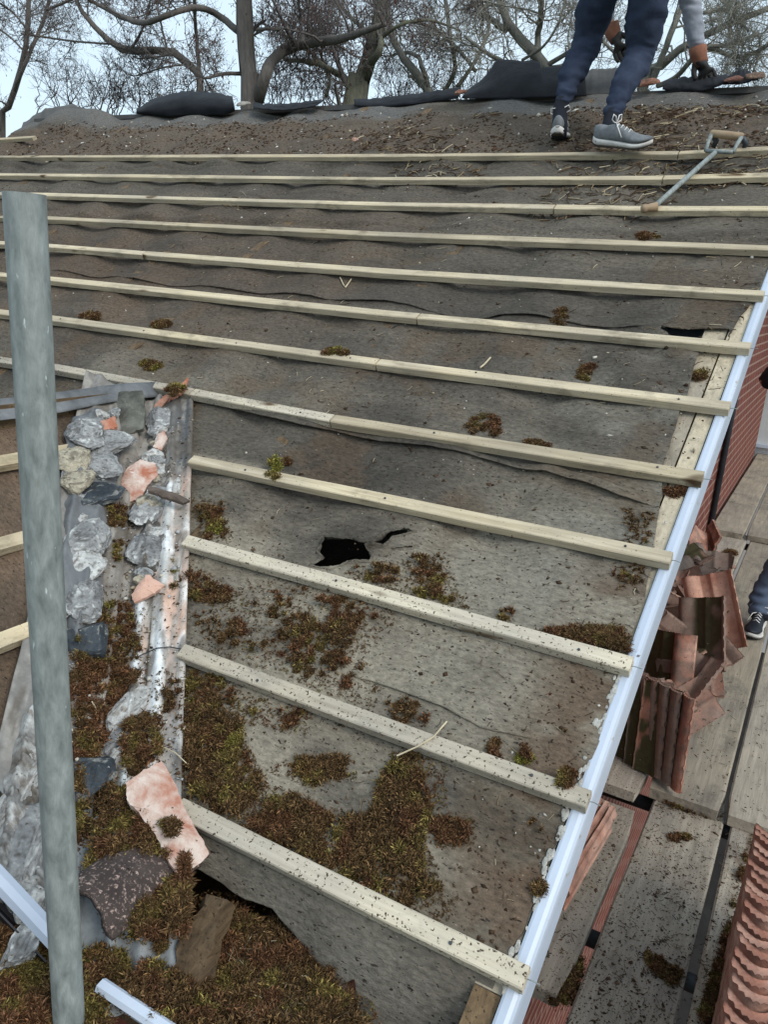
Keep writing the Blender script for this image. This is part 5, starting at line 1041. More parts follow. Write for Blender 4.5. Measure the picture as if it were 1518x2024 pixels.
flap([(912, 188), (1000, 189), (1100, 186), (1160, 184)], [(922, 180), (958, 152), (984, 116), (1068, 121), (1071, 133), (1112, 129), (1155, 134)], YRG-.03, .07, 'felt_new', 'tall black felt flap standing up beside the joggers', 304, lean=.16)
flap([(1125, 186), (1180, 186), (1240, 179)], [(1125, 142), (1180, 136), (1240, 132)], YRG+.03, .05, 'felt_grey', 'creased grey felt fold between the two legs', 305, lean=.3)
flap([(1310, 171), (1350, 177), (1400, 172), (1440, 158)], [(1312, 162), (1340, 153), (1395, 150), (1438, 146)], YRG-.02, .06, 'felt_new', 'black felt pad under the gloved hand', 306)
flap([(1425, 160), (1460, 160), (1500, 150)], [(1432, 156), (1465, 134), (1497, 145)], YRG-.02, .03, 'felt_new', 'small pointed black felt scrap beyond the gloved hand', 307)
flap([(500, 208), (560, 212), (620, 205)], [(500, 204), (560, 206), (640, 197)], YRG-.10, .02, 'felt_new', 'thin dark felt edge in front of the trunk foot', 308)
for i, (px, py, sx, sy, cl, lab) in enumerate(((910, 184, 12, 5, [(.20, .09, .06), (.33, .17, .12)], 'reddish mortar crumb at the foot of the tall black flap'), (1280, 166, 22, 7, [(.24, .10, .07), (.36, .19, .14)], 'reddish broken bedding beside the gloved hand'), (1450, 158, 16, 6, [(.20, .09, .07), (.3, .16, .12)], 'reddish bedding under the pointed felt scrap'), (1497, 152, 18, 6, [(.16, .10, .07), (.24, .16, .12)], 'brown bedding crumb at the gable end of the ridge'), (700, 273, 9, 5, [(.45, .2, .13), (.6, .45, .38)], 'small orange tile crumb in the soil below the ridge'), (478, 207, 16, 4, [(.3, .28, .25), (.4, .38, .35)], 'grey splinter beside the curled felt flap'))):
    P = on_y(px, py, YR-.06) if py < 220 else px_felt(px, py); k = np.linalg.norm(P)/F; lump('bedding_mortar', P, sx*k, sy*k*1.6, sy*k, NRM, 0, cl, lab, 'mortar', None, 320+i, sub=3)
# soil clods under the ridge that are big enough to single out are part of the debris
# ================================================================ the tool lying on the top battens
t0, t1 = on_main(1292, 410, .016), on_main(1414, 302, .022)
tool = empty('hand_tool', t0, 'grey metal bar tool with a wooden crosspiece handle lying across the top battens', 'tool')
b = MB(); d = (t1-t0); b.tube([t0 + d*f_ for f_ in (0, .25, .5, .75, 1)], .0105, 16); b.build('shaft', MT['galv'], tool, None, True)
MT['grip'] = nmat('worn_wood_grip', [(.3, (.22, .15, .09)), (.7, (.40, .30, .20))], 8, rough=.6)
q = [on_main(a, b_, .018) for a, b_ in ((1268, 414), (1280, 411), (1300, 408))]
b = MB(); b.tube([q[0], q[0]*.8+q[2]*.2, q[1], q[2]], [.012, .018, .015, .018], 14); b.build('ferrule', MT['grip'], tool, None, True)
c0_, c1_ = on_main(1396, 298, .022), on_main(1450, 301, .022); g0, g1 = on_main(1408, 264, .055), on_main(1467, 270, .045)
b = MB(); b.tube([c0_, (c0_+c1_)/2, c1_], .009, 12); b.build('crossbar', MT['galv'], tool, None, True)
for p_, r_ in ((c0_, g0), (c1_, g1)):
    b = MB(); b.tube([p_, p_*.6+r_*.4+np.array([0, -.01, .0]), r_], [.009, .008, .010], 10); b.build('yoke_arm', MT['galv'], tool, None, True)
    b = MB(); e_ = r_ + np.array([.012, .02, -.055]); b.tube([r_, (r_+e_)/2 + np.array([.015, .01, .0]), e_], [.012, .013, .010], 10); b.build('claw', MT['steel_dark'], tool, None, True)
b = MB(); dd = g1-g0; b.tube([g0-dd*.06, g0, (g0+g1)/2, g1, g1+dd*.06], [.012, .016, .017, .016, .012], 14); b.build('grip', MT['grip'], tool, None, True)

# ================================================================ people
def skin(name, nodes, edges, mat, parent=None, sub=2, origin=None, disp=None):
    me = bpy.data.meshes.new(name); co = [np.asarray(n_[0], float) for n_ in nodes]; org = np.asarray(origin if origin is not None else co[0], float)
    me.from_pydata([tuple(c_-org) for c_ in co], edges, []); o = bpy.data.objects.new(name, me); COL.objects.link(o)
    o.modifiers.new('Skin', 'SKIN').use_smooth_shade = True
    for i, n_ in enumerate(nodes):
        r_ = n_[1]; me.skin_vertices[0].data[i].radius = (r_, r_) if np.isscalar(r_) else r_
    me.skin_vertices[0].data[0].use_root = True
    s_ = o.modifiers.new('Sub', 'SUBSURF'); s_.levels = s_.render_levels = sub
    bpy.context.view_layer.update(); dg = bpy.context.evaluated_depsgraph_get(); m2 = bpy.data.meshes.new_from_object(o.evaluated_get(dg)); o.modifiers.clear(); o.data = m2
    if disp:
        n = len(m2.vertices); P = np.zeros(n*3, np.float32); m2.vertices.foreach_get('co', P); P = P.reshape(-1, 3).astype(float); Nn = np.zeros(n*3, np.float32); m2.vertices.foreach_get('normal', Nn); Nn = Nn.reshape(-1, 3)
        P = P + Nn*disp(P+org)[:, None]; m2.vertices.foreach_set('co', P.astype(np.float32).ravel()); m2.update()
    m2.materials.clear(); m2.materials.append(mat); m2.polygons.foreach_set('use_smooth', [True]*len(m2.polygons))
    o.location = Vector(org) - (wpos(parent) if parent else Vector((0, 0, 0)))
    if parent: o.parent = parent
    return o
def chain(pts): return [(i, i+1) for i in range(len(pts)-1)]
MT['skin'] = nmat('skin', [(.3, (.42, .25, .18)), (.7, (.52, .33, .25))], 6, rough=.6, bump=.1)
MT['navy'] = nmat('navy_jogger_cloth', [(.3, (.022, .031, .055)), (.7, (.048, .062, .10))], 5, rough=.95, bump=.5, bscale=14, bdist=.012, spec=.1)
MT['greymarl'] = nmat('grey_marl_cloth', [(.3, (.20, .22, .26)), (.7, (.34, .36, .42))], 9, rough=.95, bump=.5, bscale=12, bdist=.01, spec=.1)
MT['sock'] = nmat('black_sock', [(.3, (.008, .010, .016)), (.7, (.018, .020, .03))], 20, rough=.95)
MT['glove'] = nmat('dark_glove', [(.3, (.014, .014, .015)), (.7, (.035, .033, .032))], 14, rough=.7)
MT['cuff'] = nmat('orange_knit_cuff', [(.3, (.17, .075, .048)), (.7, (.29, .13, .085))], 20, rough=.95)
MT['hair'] = nmat('dark_brown_hair', [(.3, (.02, .013, .008)), (.7, (.05, .032, .02))], 30, (1, 1, 6), rough=.6)
MT['shoe_grey'] = nmat('grey_mesh_shoe', [(.3, (.11, .12, .13)), (.7, (.21, .225, .24))], 30, rough=.9, bump=.5, bscale=120)
MT['sole'] = nmat('white_shoe_sole', [(.35, (.46, .44, .41)), (.7, (.72, .72, .71))], 9, rough=.7, speck=[((.14, .11, .08), 18, .62)])
MT['tread'] = nmat('dark_tread', [(.3, (.03, .028, .026)), (.7, (.08, .07, .06))], 20, rough=.95)
MT['denim'] = nmat('blue_denim', [(.3, (.06, .085, .14)), (.7, (.14, .18, .26))], 10, rough=.95, bump=.4, bscale=20)
MT['jacket'] = nmat('black_jacket', [(.3, (.006, .007, .012)), (.7, (.014, .015, .022))], 6, rough=.7)
MT['lace'] = nmat('white_lace', [(.3, (.6, .6, .6)), (.7, (.75, .75, .75))], 6, rough=.9)
def shoe(person, heel, fdir, up, mats, L=.285, Wd=.10, laces=True):
    f_ = np.asarray(fdir, float); f_ /= np.linalg.norm(f_); u_ = np.asarray(up, float); u_ = u_ - f_*(u_@f_); u_ /= np.linalg.norm(u_); s_ = np.cross(f_, u_); heel = np.asarray(heel, float)
    ns, nr = 28, 22; X = np.linspace(0, 1, ns)
    def wid(t): return Wd/2*np.interp(t, [0, .05, .15, .35, .55, .72, .86, .95, 1], [.30, .58, .68, .66, .78, .98, .88, .62, .22])
    toe = .020*np.clip((X-.72)/.28, 0, 1)**2; hl = .008*np.clip((.12-X)/.12, 0, 1)**2
    def loft(bottom, top, mat, name, scale=1.0, dome=0.0):
        V = []
        for i, t in enumerate(X):
            w_ = wid(t)*scale; zb, zt = bottom[i], top[i]
            for k in range(nr):
                a_ = 2*math.pi*k/nr; cx_, cz = math.cos(a_), math.sin(a_); e = .55 if dome == 0 else .8
                xx = math.copysign(abs(cx_)**e, cx_)*w_; zz = math.copysign(abs(cz)**e, cz)
                zz = (zb+zt)/2 + zz*(zt-zb)/2
                if dome: xx *= 1 - dome*max(0, (zz-zb)/(zt-zb+1e-6))**1.6
                V.append(heel + f_*(t*L) + s_*xx + u_*zz)
        Fc = [(i*nr+k, i*nr+(k+1) % nr, (i+1)*nr+(k+1) % nr, (i+1)*nr+k) for i in range(ns-1) for k in range(nr)] + [tuple(range(nr))[::-1], tuple((ns-1)*nr+k for k in range(nr))]
        return V, Fc
    b1 = toe+hl; V, Fc = loft(b1+.004, b1+np.interp(X, [0, .2, .5, 1], [.036, .033, .028, .022]), None, 'sole', 1.05)
    root = mesh('shoe', *(lambda q: (q[0], q[1]))(loft(b1+.024, np.interp(X, [0, .08, .22, .34, .45, .60, .78, .92, 1], [.085, .092, .088, .096, .092, .074, .058, .050, .040])+toe*.7, None, 'u', .97, .42)), MT[mats[0]], person, heel, True)
    mesh('sole', V, Fc, MT[mats[1]], root, heel, True)
    V, Fc = loft(b1-.002, b1+.007, None, 'tread', 1.0); mesh('tread', V, Fc, MT['tread'], root, heel, True)
    if laces:
        b = MB()
        for t in (.40, .47, .54, .61): 
            z_ = np.interp(t, [.34, .45, .60, .78], [.098, .094, .077, .060]); w_ = wid(t)*.42; b.tube([heel+f_*t*L+s_*w_+u_*(z_-.010), heel+f_*(t+.01)*L+u_*(z_+.002), heel+f_*(t+.02)*L-s_*w_+u_*(z_-.010)], .0028, 6)
        c_ = heel+f_*.37*L+u_*.100
        b.tube([c_, c_+s_*.015+u_*.03-f_*.0, c_+s_*.04+u_*.042, c_+s_*.052+u_*.022, c_+s_*.03+u_*.008, c_], .0026, 6); b.tube([c_, c_-s_*.02+u_*.03, c_-s_*.045+u_*.03, c_-s_*.045+u_*.006, c_], .0026, 6); b.tube([c_, c_+s_*.03-u_*.01+f_*.02, c_+s_*.045-u_*.05+f_*.05], .0026, 6)
        b.build('lace', MT['lace'], root, heel, True)
    return root
def hand_nodes(wrist, fwd, palm_n, sc_=1.0, curl=.5, side=1):
    f_ = np.asarray(fwd, float); f_ /= np.linalg.norm(f_); n_ = np.asarray(palm_n, float); n_ = n_ - f_*(n_@f_); n_ /= np.linalg.norm(n_); s_ = np.cross(f_, n_)*side; wrist = np.asarray(wrist, float)
    N_ = [(wrist, .028*sc_), (wrist+f_*.035*sc_, (.036*sc_, .020*sc_)), (wrist+f_*.075*sc_, (.040*sc_, .018*sc_))]; E_ = [(0, 1), (1, 2)]
    for k, (o_, L_) in enumerate(((-.030, .060), (-.010, .072), (.010, .068), (.029, .054))):
        p_ = wrist + f_*.085*sc_ + s_*o_*sc_; j = len(N_); N_.append((p_, .0125*sc_)); E_.append((2, j)); d_ = f_
        a_ = 0
        for q_ in range(3):
            a_ += curl*(.5+.25*q_); d_ = f_*math.cos(a_) - n_*math.sin(a_)*-1.0*1; p_ = p_ + d_*L_*sc_*(.45, .32, .25)[q_]; N_.append((p_, (.0110, .0100, .0085)[q_]*sc_)); E_.append((j+q_, j+q_+1))
    p_ = wrist + f_*.025*sc_ - s_*.030*sc_; j = len(N_); N_.append((p_, .0155*sc_)); E_.append((1, j))
    for q_ in range(2):
        p_ = p_ + (f_*.75 - s_*(.55-.45*q_) + n_*.35)*.036*sc_; N_.append((p_, (.0130, .0105)[q_]*sc_)); E_.append((j+q_, j+q_+1))
    return N_, E_
def R3(px, py, y): return on_y(px, py, y)
# -- the roofer bending over the ridge
LH, RH = R3(1096, 292, 4.10), R3(1174, 293, 4.06)
La, Lk, Lhp = R3(1108, 214, 4.24), R3(1160, 85, 4.42), R3(1200, -72, 4.30)
Ra, Rk, Rhp = R3(1208, 238, 4.13), R3(1268, 95, 4.36), R3(1292, -72, 4.26)
PEL = (Lhp+Rhp)/2 + np.array([0, .02, .06]); CH = R3(1262, -120, 4.62)+np.array([0, 0, .06]); NK = R3(1270, -112, 4.90)
LS, RS = R3(1196, -118, 4.80), R3(1344, -112, 4.82)
LE, RE = R3(1183, -12, 4.93), R3(1366, 5, 4.92)
LW, RWr = R3(1213, 66, 4.95), R3(1382, 112, 4.93)
HD = R3(1274, -86, 5.06)
nodes = [(PEL, (.135, .10)), (CH, (.145, .105)), (NK, .062), (HD, (.078, .092)), (HD + (HD-NK)*.42, (.062, .075)),
 (Lhp, .082), (Lk, .044), (La, .026), (Rhp, .082), (Rk, .044), (Ra, .026), (LS, .055), (LE, .040), (LW, .028), (RS, .055), (RE, .040), (RWr, .028),
 (LH + np.array([-.02, .08, .09]), .024), (LH + np.array([-.045, .18, .085]), .018), (RH + np.array([.07, .03, .05]), .032), (RH + np.array([.20, .02, .045]), .028)]
edges = [(0, 1), (1, 2), (2, 3), (3, 4), (0, 5), (5, 6), (6, 7), (0, 8), (8, 9), (9, 10), (1, 11), (11, 12), (12, 13), (1, 14), (14, 15), (15, 16), (7, 17), (17, 18), (10, 19), (19, 20)]
roofer = skin('person', nodes, edges, MT['skin'], None, 2, (LH+RH)/2); tag(roofer, 'person in navy joggers and grey trainers bending over the ridge with gloved hands', 'person')
# face, low detail but complete: nose, ears, eyes, mouth on the lowered head
fd = HD-NK; fd /= np.linalg.norm(fd); dn = np.array([0, .35, -1.0]); dn -= fd*(dn@fd); dn /= np.linalg.norm(dn); sdv_ = np.cross(fd, dn)
def face(person, HD, up_, fr_, sd_):
    co, fc = ico(2)
    for s_ in (-1, 1):
        b = MB(); k_ = (co*fr_).sum(1) if False else co@fr_; ce = HD + fr_*.072 + sd_*s_*.031 + up_*.012; b.add(ce + co*.0115, fc); b.c = [(.03, .02, .015) if q_ > .8 else (.75, .74, .72) for q_ in k_]; b.build('eye', MT['attr'], person, None, True)
        b = MB(); b.tube([HD+sd_*s_*.074+up_*.022, HD+sd_*s_*.086-fr_*.008, HD+sd_*s_*.074-up_*.028], [.012, .014, .009], 8); b.build('ear', MT['skin'], person, None, True)
    b = MB(); b.tube([HD+fr_*.074+up_*.012, HD+fr_*.098-up_*.022, HD+fr_*.080-up_*.030], [.008, .014, .010], 10); b.build('nose', MT['skin'], person, None, True)
    b = MB(); b.tube([HD+fr_*.073-up_*.052-sd_*.022, HD+fr_*.082-up_*.050, HD+fr_*.073-up_*.052+sd_*.022], [.003, .006, .003], 8); b.build('mouth', MT['cuff'], person, None, True)
    co, fc = ico(3); H = co*np.array([.088, .100, .092]); B_ = np.stack([sd_, fr_, up_], 0); keep = (H[:, 2] > -.055) & ~((H[:, 1] > .035) & (H[:, 2] < .045)); H = H*(1+.10*(fbm(co*9, 3, 5)-.4)[:, None]); fc2 = [f for f in fc if all(keep[list(f)])]; mesh('hair', H@B_ + HD + up_*.008 - fr_*.006, fc2, MT['hair'], person, None, True)
face(roofer, HD, fd, dn, sdv_)
def folds(P):
    d_ = .0
    for J in JOINTS:
        g_ = np.exp(-((P-J)**2).sum(1)/.0110); d_ = d_ + g_*.0055*(np.abs(fbm(P*np.array([10, 10, 34]) + P[:, :1]*np.array([0, 0, 14]), 3, 93)-.5)*6-1)*1.3
    return d_ + folds0(P)
def folds0(P): return .018*(np.abs(fbm(P*np.array([6, 6, 20]), 3, 91)-.5)*3-.4) + .004*(fbm(P*30, 2, 92)-.5)*2
JOINTS = [Lk, Rk, LE, RE, La + np.array([0, 0, .10]), Ra + np.array([0, 0, .10])]
LC, RC = R3(1114, 196, 4.25), R3(1211, 222, 4.15)
jn = [(PEL+np.array([0, .0, .03]), (.150, .125)), (Lhp, .112), (Lk*.55+Lhp*.45, .101), (Lk+np.array([0, .0, .03]), .084), (Lk+np.array([0, 0, -.05]), .077), (Lk*.5+LC*.5 + np.array([-.015, -.01, 0]), .071), (LC*.8+Lk*.2, .056), (LC, .045), (LC*1.12-Lk*.12, .043),
      (Rhp, .112), (Rk*.55+Rhp*.45, .105), (Rk+np.array([0, .0, .03]), .088), (Rk+np.array([0, 0, -.05]), .079), (Rk*.5+RC*.5+np.array([-.005, -.01, 0]), .072), (RC*.8+Rk*.2, .057), (RC, .046), (RC*1.10-Rk*.10, .044)]
skin('joggers', jn, [(0, 1)]+[(i, i+1) for i in range(1, 8)]+[(0, 9)]+[(i, i+1) for i in range(9, 16)], MT['navy'], roofer, 3, (LH+RH)/2, folds)
sw = [(PEL+np.array([0, .02, .03]), (.165, .125)), (CH, (.175, .130)), (NK*.8+CH*.2, .085), (LS, .078), (LS*.5+LE*.5, .064), (LE, .058), (LE*.5+LW*.5, .050), (LE*.18+LW*.82, .042), (RS, .078), (RS*.5+RE*.5, .068), (RE, .062), (RE*.5+RWr*.5, .056), (RE*.12+RWr*.88, .045)]
skin('sweatshirt', sw, [(0, 1), (1, 2), (1, 3), (3, 4), (4, 5), (5, 6), (6, 7), (1, 8), (8, 9), (9, 10), (10, 11), (11, 12)], MT['greymarl'], roofer, 3, (LH+RH)/2, folds)
for a_, h_ in ((La, LC), (Ra, RC)):
    ft = (LH if a_ is La else RH) + (np.array([.0, .055, .065]) if a_ is La else np.array([.055, .02, .06]))
    b = MB(); b.tube([h_, h_*.5+a_*.5, a_, a_*.4+ft*.6, ft], [.036, .037, .036, .038, .036], 18); b.build('sock', MT['sock'], roofer, None, True)
for nm, w_, e_, tgt, sd_ in (('l', LW, LE, R3(1236, 122, 4.96), 1), ('r', RWr, RE, R3(1396, 150, 4.93), -1)):
    f_ = tgt-w_; f_ /= np.linalg.norm(f_)
    if nm == 'r': f_ = np.array([.45, .35, -.75])
    N_, E_ = hand_nodes(w_, f_, (.0, -.9, .35), 1.18, .38, sd_); gl_ = skin('glove', N_, E_, MT['glove'], roofer, 2, w_)
    ax = e_-w_; ax /= np.linalg.norm(ax); b = MB(); b.tube([w_+f_*.045, w_+f_*.02, w_+ax*.01, w_+ax*.045], [.034, .038, .044, .047], 18); b.build('cuff', MT['cuff'], gl_, None, True)
upn = NRM
shoe(roofer, LH+np.array([0, .02, .060]), (-.24, .95, .10), (.02, -.30, .95), ('shoe_grey', 'sole'))
shoe(roofer, RH+np.array([.0, -.005, .014]), (.93, -.14, -.10), (.10, -.34, .93), ('shoe_grey', 'sole'))
# -- the person standing on the scaffold at the edge of the picture
F0 = on_z(1507, 1243, ZF); bx_ = F0[0]+.005; by_ = F0[1]
def Q(dx, dy, z): return np.array([bx_+dx, by_+dy, ZF+z])
EL = on_y(1502, 756, by_-.06)
nodes = [(Q(.26, 0, .95), (.13, .10)), (Q(.30, -.02, 1.28), (.15, .10)), (Q(.31, -.03, 1.50), .06), (Q(.31, -.05, 1.64), (.078, .092)), (Q(.31, -.04, 1.73), (.066, .075)),
 (Q(.17, 0, .90), .075), (Q(.06, -.02, .50), .036), (Q(-.03, 0.02, .09), .024), (Q(.35, 0, .90), .075), (Q(.36, .05, .50), .036), (Q(.36, .10, .09), .024),
 (Q(.15, -.02, 1.42), .052), (EL, .040), (Q(.16, -.14, 1.60), .028), (Q(.47, -.02, 1.42), .052), (Q(.54, .02, 1.14), .040), (Q(.44, -.20, 1.05), .028), (Q(-.04, -.12, .04), .018), (Q(.37, -.03, .04), .018)]
edges = [(0, 1), (1, 2), (2, 3), (3, 4), (0, 5), (5, 6), (6, 7), (0, 8), (8, 9), (9, 10), (1, 11), (11, 12), (12, 13), (1, 14), (14, 15), (15, 16), (7, 17), (10, 18)]
mate = skin('person', nodes, edges, MT['skin'], None, 2, Q(.08, 0, 0)); tag(mate, 'person in blue jeans standing on the scaffold boards, cut off by the picture edge', 'person')
face(mate, Q(.31, -.05, 1.64), np.array([0, 0, 1.0]), np.array([0, -1.0, 0]), np.array([1.0, 0, 0]))
skin('jeans', [(Q(.26, 0, 1.04), (.17, .135)), (Q(.17, 0, .86), .098), (Q(.06, -.02, .50), .076), (Q(-.03, .02, .22), .066), (Q(-.035, .01, .045), .070), (Q(.35, 0, .86), .098), (Q(.36, .05, .50), .076), (Q(.36, .10, .22), .066), (Q(.36, .09, .045), .070)], [(0, 1), (1, 2), (2, 3), (3, 4), (0, 5), (5, 6), (6, 7), (7, 8)], MT['denim'], mate, 3, Q(.08, 0, 0), folds)
skin('jacket', [(Q(.27, 0, .84), (.21, .17)), (Q(.30, -.02, 1.28), (.19, .15)), (Q(.31, -.03, 1.47), .085), (Q(.15, -.02, 1.42), .075), (EL, .074), (Q(.16, -.135, 1.58), .045), (Q(.47, -.02, 1.42), .078), (Q(.55, .02, 1.14), .062), (Q(.45, -.19, 1.06), .045)], [(0, 1), (1, 2), (1, 3), (3, 4), (4, 5), (1, 6), (6, 7), (7, 8)], MT['jacket'], mate, 3, Q(.08, 0, 0), folds)
for a_ in (Q(-.03, .012, 0), Q(.36, .092, 0)):
    b = MB(); b.tube([a_+np.array([0, 0, .16]), a_+np.array([0, -.005, .10]), a_+np.array([0, -.03, .06])], [.046, .044, .046], 16); b.build('sock', MT['sock'], mate, None, True)
for w_, e_, sd_ in ((Q(.16, -.14, 1.60), EL, 1), (Q(.44, -.20, 1.05), Q(.54, .02, 1.14), -1)):
    N_, E_ = hand_nodes(w_, w_-e_, (0, 0, 1), 1.05, .45, sd_); skin('hand', N_, E_, MT['skin'], mate, 2, w_)
MT['shoe_dark'] = nmat('dark_navy_shoe', [(.3, (.008, .010, .016)), (.7, (.02, .024, .034))], 20, rough=.6)
shoe(mate, Q(-.02, .07, .002), (-.10, -1, 0), (0, 0, 1), ('shoe_dark', 'sole')); shoe(mate, Q(.36, .15, .002), (.10, -1, 0), (0, 0, 1), ('shoe_dark', 'sole'))

# ================================================================ bare trees beyond the ridge
def tubes_np(P, R, n=4):
    N_, S_, _ = P.shape; T_ = np.empty_like(P); T_[:, 1:-1] = P[:, 2:]-P[:, :-2]; T_[:, 0] = P[:, 1]-P[:, 0]; T_[:, -1] = P[:, -1]-P[:, -2]; T_ /= np.linalg.norm(T_, axis=-1, keepdims=True)+1e-9
    ref = np.array([.31, .42, .85]); B_ = np.cross(T_, ref); B_ /= np.linalg.norm(B_, axis=-1, keepdims=True)+1e-9; C_ = np.cross(B_, T_)
    a = np.arange(n)*2*math.pi/n; V = P[:, :, None, :] + R[:, :, None, None]*(np.cos(a)[None, None, :, None]*B_[:, :, None, :] + np.sin(a)[None, None, :, None]*C_[:, :, None, :])
    i = np.arange(N_*S_*n).reshape(N_, S_, n); j = np.roll(i, -1, 2)
    return V.reshape(-1, 3), np.stack([i[:, :-1], j[:, :-1], j[:, 1:], i[:, 1:]], -1).reshape(-1, 4)
def kids(P, R, per, L, ratio, S_, wander, up, g_, tmin=.15, spread=.8, rmin=.0035):
    N_, Sp, _ = P.shape; idx = np.repeat(np.arange(N_), per); t = tmin + (1-tmin)*g_.random(len(idx)); f_ = t*(Sp-1); k = np.minimum(f_.astype(int), Sp-2); w_ = (f_-k)[:, None]
    p = P[idx, k]*(1-w_) + P[idx, k+1]*w_; r = R[idx, k]*(1-w_[:, 0]) + R[idx, k+1]*w_[:, 0]; d = P[idx, k+1]-P[idx, k]; d /= np.linalg.norm(d, axis=1, keepdims=True)+1e-9
    e = g_.normal(size=d.shape); e -= d*(e*d).sum(1, keepdims=True); e /= np.linalg.norm(e, axis=1, keepdims=True)+1e-9; d = d*.55 + e*spread; d[:, 2] += up; d /= np.linalg.norm(d, axis=1, keepdims=True)
    Ln = L*(1-.55*t)*g_.uniform(.45, 1.3, len(t)); out = [p]
    for s_ in range(S_-1):
        p = p + d*(Ln/(S_-1))[:, None]; out.append(p); d = d + g_.normal(0, wander, d.shape); d[:, 2] += up*.25; d /= np.linalg.norm(d, axis=1, keepdims=True)
    Q_ = np.stack(out, 1); r0_ = np.clip(r*ratio*g_.uniform(.6, 1, len(r)), rmin, None); Rr = r0_[:, None]*np.linspace(1, .35, S_)[None, :]; return Q_, np.maximum(Rr, rmin*.55)
def smooth_poly(p, w, n):
    p = np.asarray(p, float); d = np.r_[0, np.cumsum(np.linalg.norm(np.diff(p, axis=0), axis=1))]; m = len(p); out = []
    ts = np.linspace(0, d[-1], n)
    for t in ts:
        k = min(np.searchsorted(d, t, side='right')-1, m-2); k = max(k, 0); f_ = (t-d[k])/(d[k+1]-d[k]+1e-9); a, b_, c_, e = p[max(k-1, 0)], p[k], p[k+1], p[min(k+2, m-1)]
        out.append(.5*((2*b_) + (-a+c_)*f_ + (2*a-5*b_+4*c_-e)*f_**2 + (-a+3*b_-3*c_+e)*f_**3))
    return np.array(out), np.interp(ts, d, w)
def tree(label, depth, limbs, bark, tcol, seed, per=(7, 7, 5), Ls=(1.5, .65, .32), up=(.15, .10, .05), catkin=0, wander=.18, name='tree', group='bare trees beyond the ridge', extra=0):
    g_ = np.random.default_rng(seed); b = MB(); LP, LR = [], []; base = None
    for li, (pts, wid) in enumerate(limbs):
        P = []
        for i, (px, py) in enumerate(pts): P.append(on_y(px, py, depth + (0 if li == 0 else (.9*math.sin(seed*3.1+li*2.3+i*.9)*min(i, 2)/2))))
        w_ = [np.linalg.norm(q)*a_/F/2*.74 for q, a_ in zip(P, wid)]
        if li == 0 or pts[0][1] > 205:
            P = [np.array([P[0][0]-.03, P[0][1], GZ-.1])] + P; w_ = [w_[0]*1.5] + w_
            if base is None: base = P[0]
        n = 26; Q_, R_ = smooth_poly(P, w_, n); wob = np.linalg.norm(Q_[1]-Q_[0]); R_ = R_*(1+.12*(fbm(Q_*2.3+li, 3, seed)-.5)*2); Q_ = Q_ + (fbm(np.stack([np.arange(n)*.6, 0*R_+li, 0*R_], -1), 2, seed+li)[:, None]-.5)*R_[:, None]*.8
        b.tube(list(Q_), list(R_), 12); LP.append(Q_); LR.append(R_)
    root = empty(name, base, label, 'tree', group); b.build('trunk', MT[bark], root, None, True)
    P0, R0_ = np.stack(LP), np.stack(LR)
    P1, R1 = kids(P0, R0_, per[0], Ls[0], .42, 8, wander, up[0], g_, .30, rmin=.010); R1 = np.minimum(R1, .05)
    P2, R2 = kids(np.concatenate([P1]), R1, per[1], Ls[1], .5, 6, wander*1.15, up[1], g_, .12, rmin=.006)
    P3, R3_ = kids(P2, R2, per[2], Ls[2], .6, 4, wander*1.3, up[2], g_, .10, rmin=.0036)
    VV, FF, CC = [], [], []; n = 0
    for Pn, Rn, sd_ in ((P1, R1, 5), (P2, R2, 4), (P3, R3_, 3)):
        V, Fq = tubes_np(Pn, Rn, sd_); VV.append(V); FF.append(Fq+n); n += len(V); CC.append(np.array(tcol)[None]*(.75+.5*fbm(V*1.3, 2, seed+3))[:, None])
    if catkin:
        k = g_.integers(0, len(P3), catkin); s_ = g_.integers(1, 4, catkin); c_ = P3[k, s_]; L_ = g_.uniform(.02, .055, catkin); d_ = np.stack([g_.normal(0, .35, catkin), g_.normal(0, .35, catkin), -np.ones(catkin)], 1); e_ = g_.normal(size=(catkin, 3)); e_ /= np.linalg.norm(e_, axis=1, keepdims=True)
        V = np.stack([c_-e_*.006, c_+e_*.006, c_+d_*L_[:, None]+e_*.011, c_+d_*L_[:, None]-e_*.011], 1).reshape(-1, 3); VV.append(V); FF.append(np.arange(catkin*4).reshape(-1, 4)+n); n += len(V); CC.append(np.repeat(np.array([(.085, .040, .040), (.06, .035, .035), (.10, .055, .05)])[g_.integers(0, 3, catkin)], 4, 0))
    mesh('crown', np.concatenate(VV), np.concatenate(FF), MT['twig'], root, None, False, np.concatenate(CC)); return root
DT, PT = (.14, .127, .122), (.26, .25, .215)
tree('slender twin-stemmed dark tree at the far end of the ridge', 15.5, [([(4, 262), (14, 215), (30, 172), (46, 110), (54, 40), (58, -120), (64, -320)], [13, 13, 13, 12, 10, 8, 4]), ([(26, 182), (48, 128), (76, 62), (94, 10), (110, -120)], [9, 8, 8, 7, 4]), ([(52, 60), (30, 30), (0, 8), (-40, -10)], [5, 4, 4, 3]), ([(90, 20), (150, -6), (200, -40)], [6, 5, 4]), ([(46, 100), (0, 60), (-60, 40)], [4, 4, 3])], 'bark', DT, 11, per=(15, 9, 6), Ls=(2.0, .85, .34), catkin=3600)
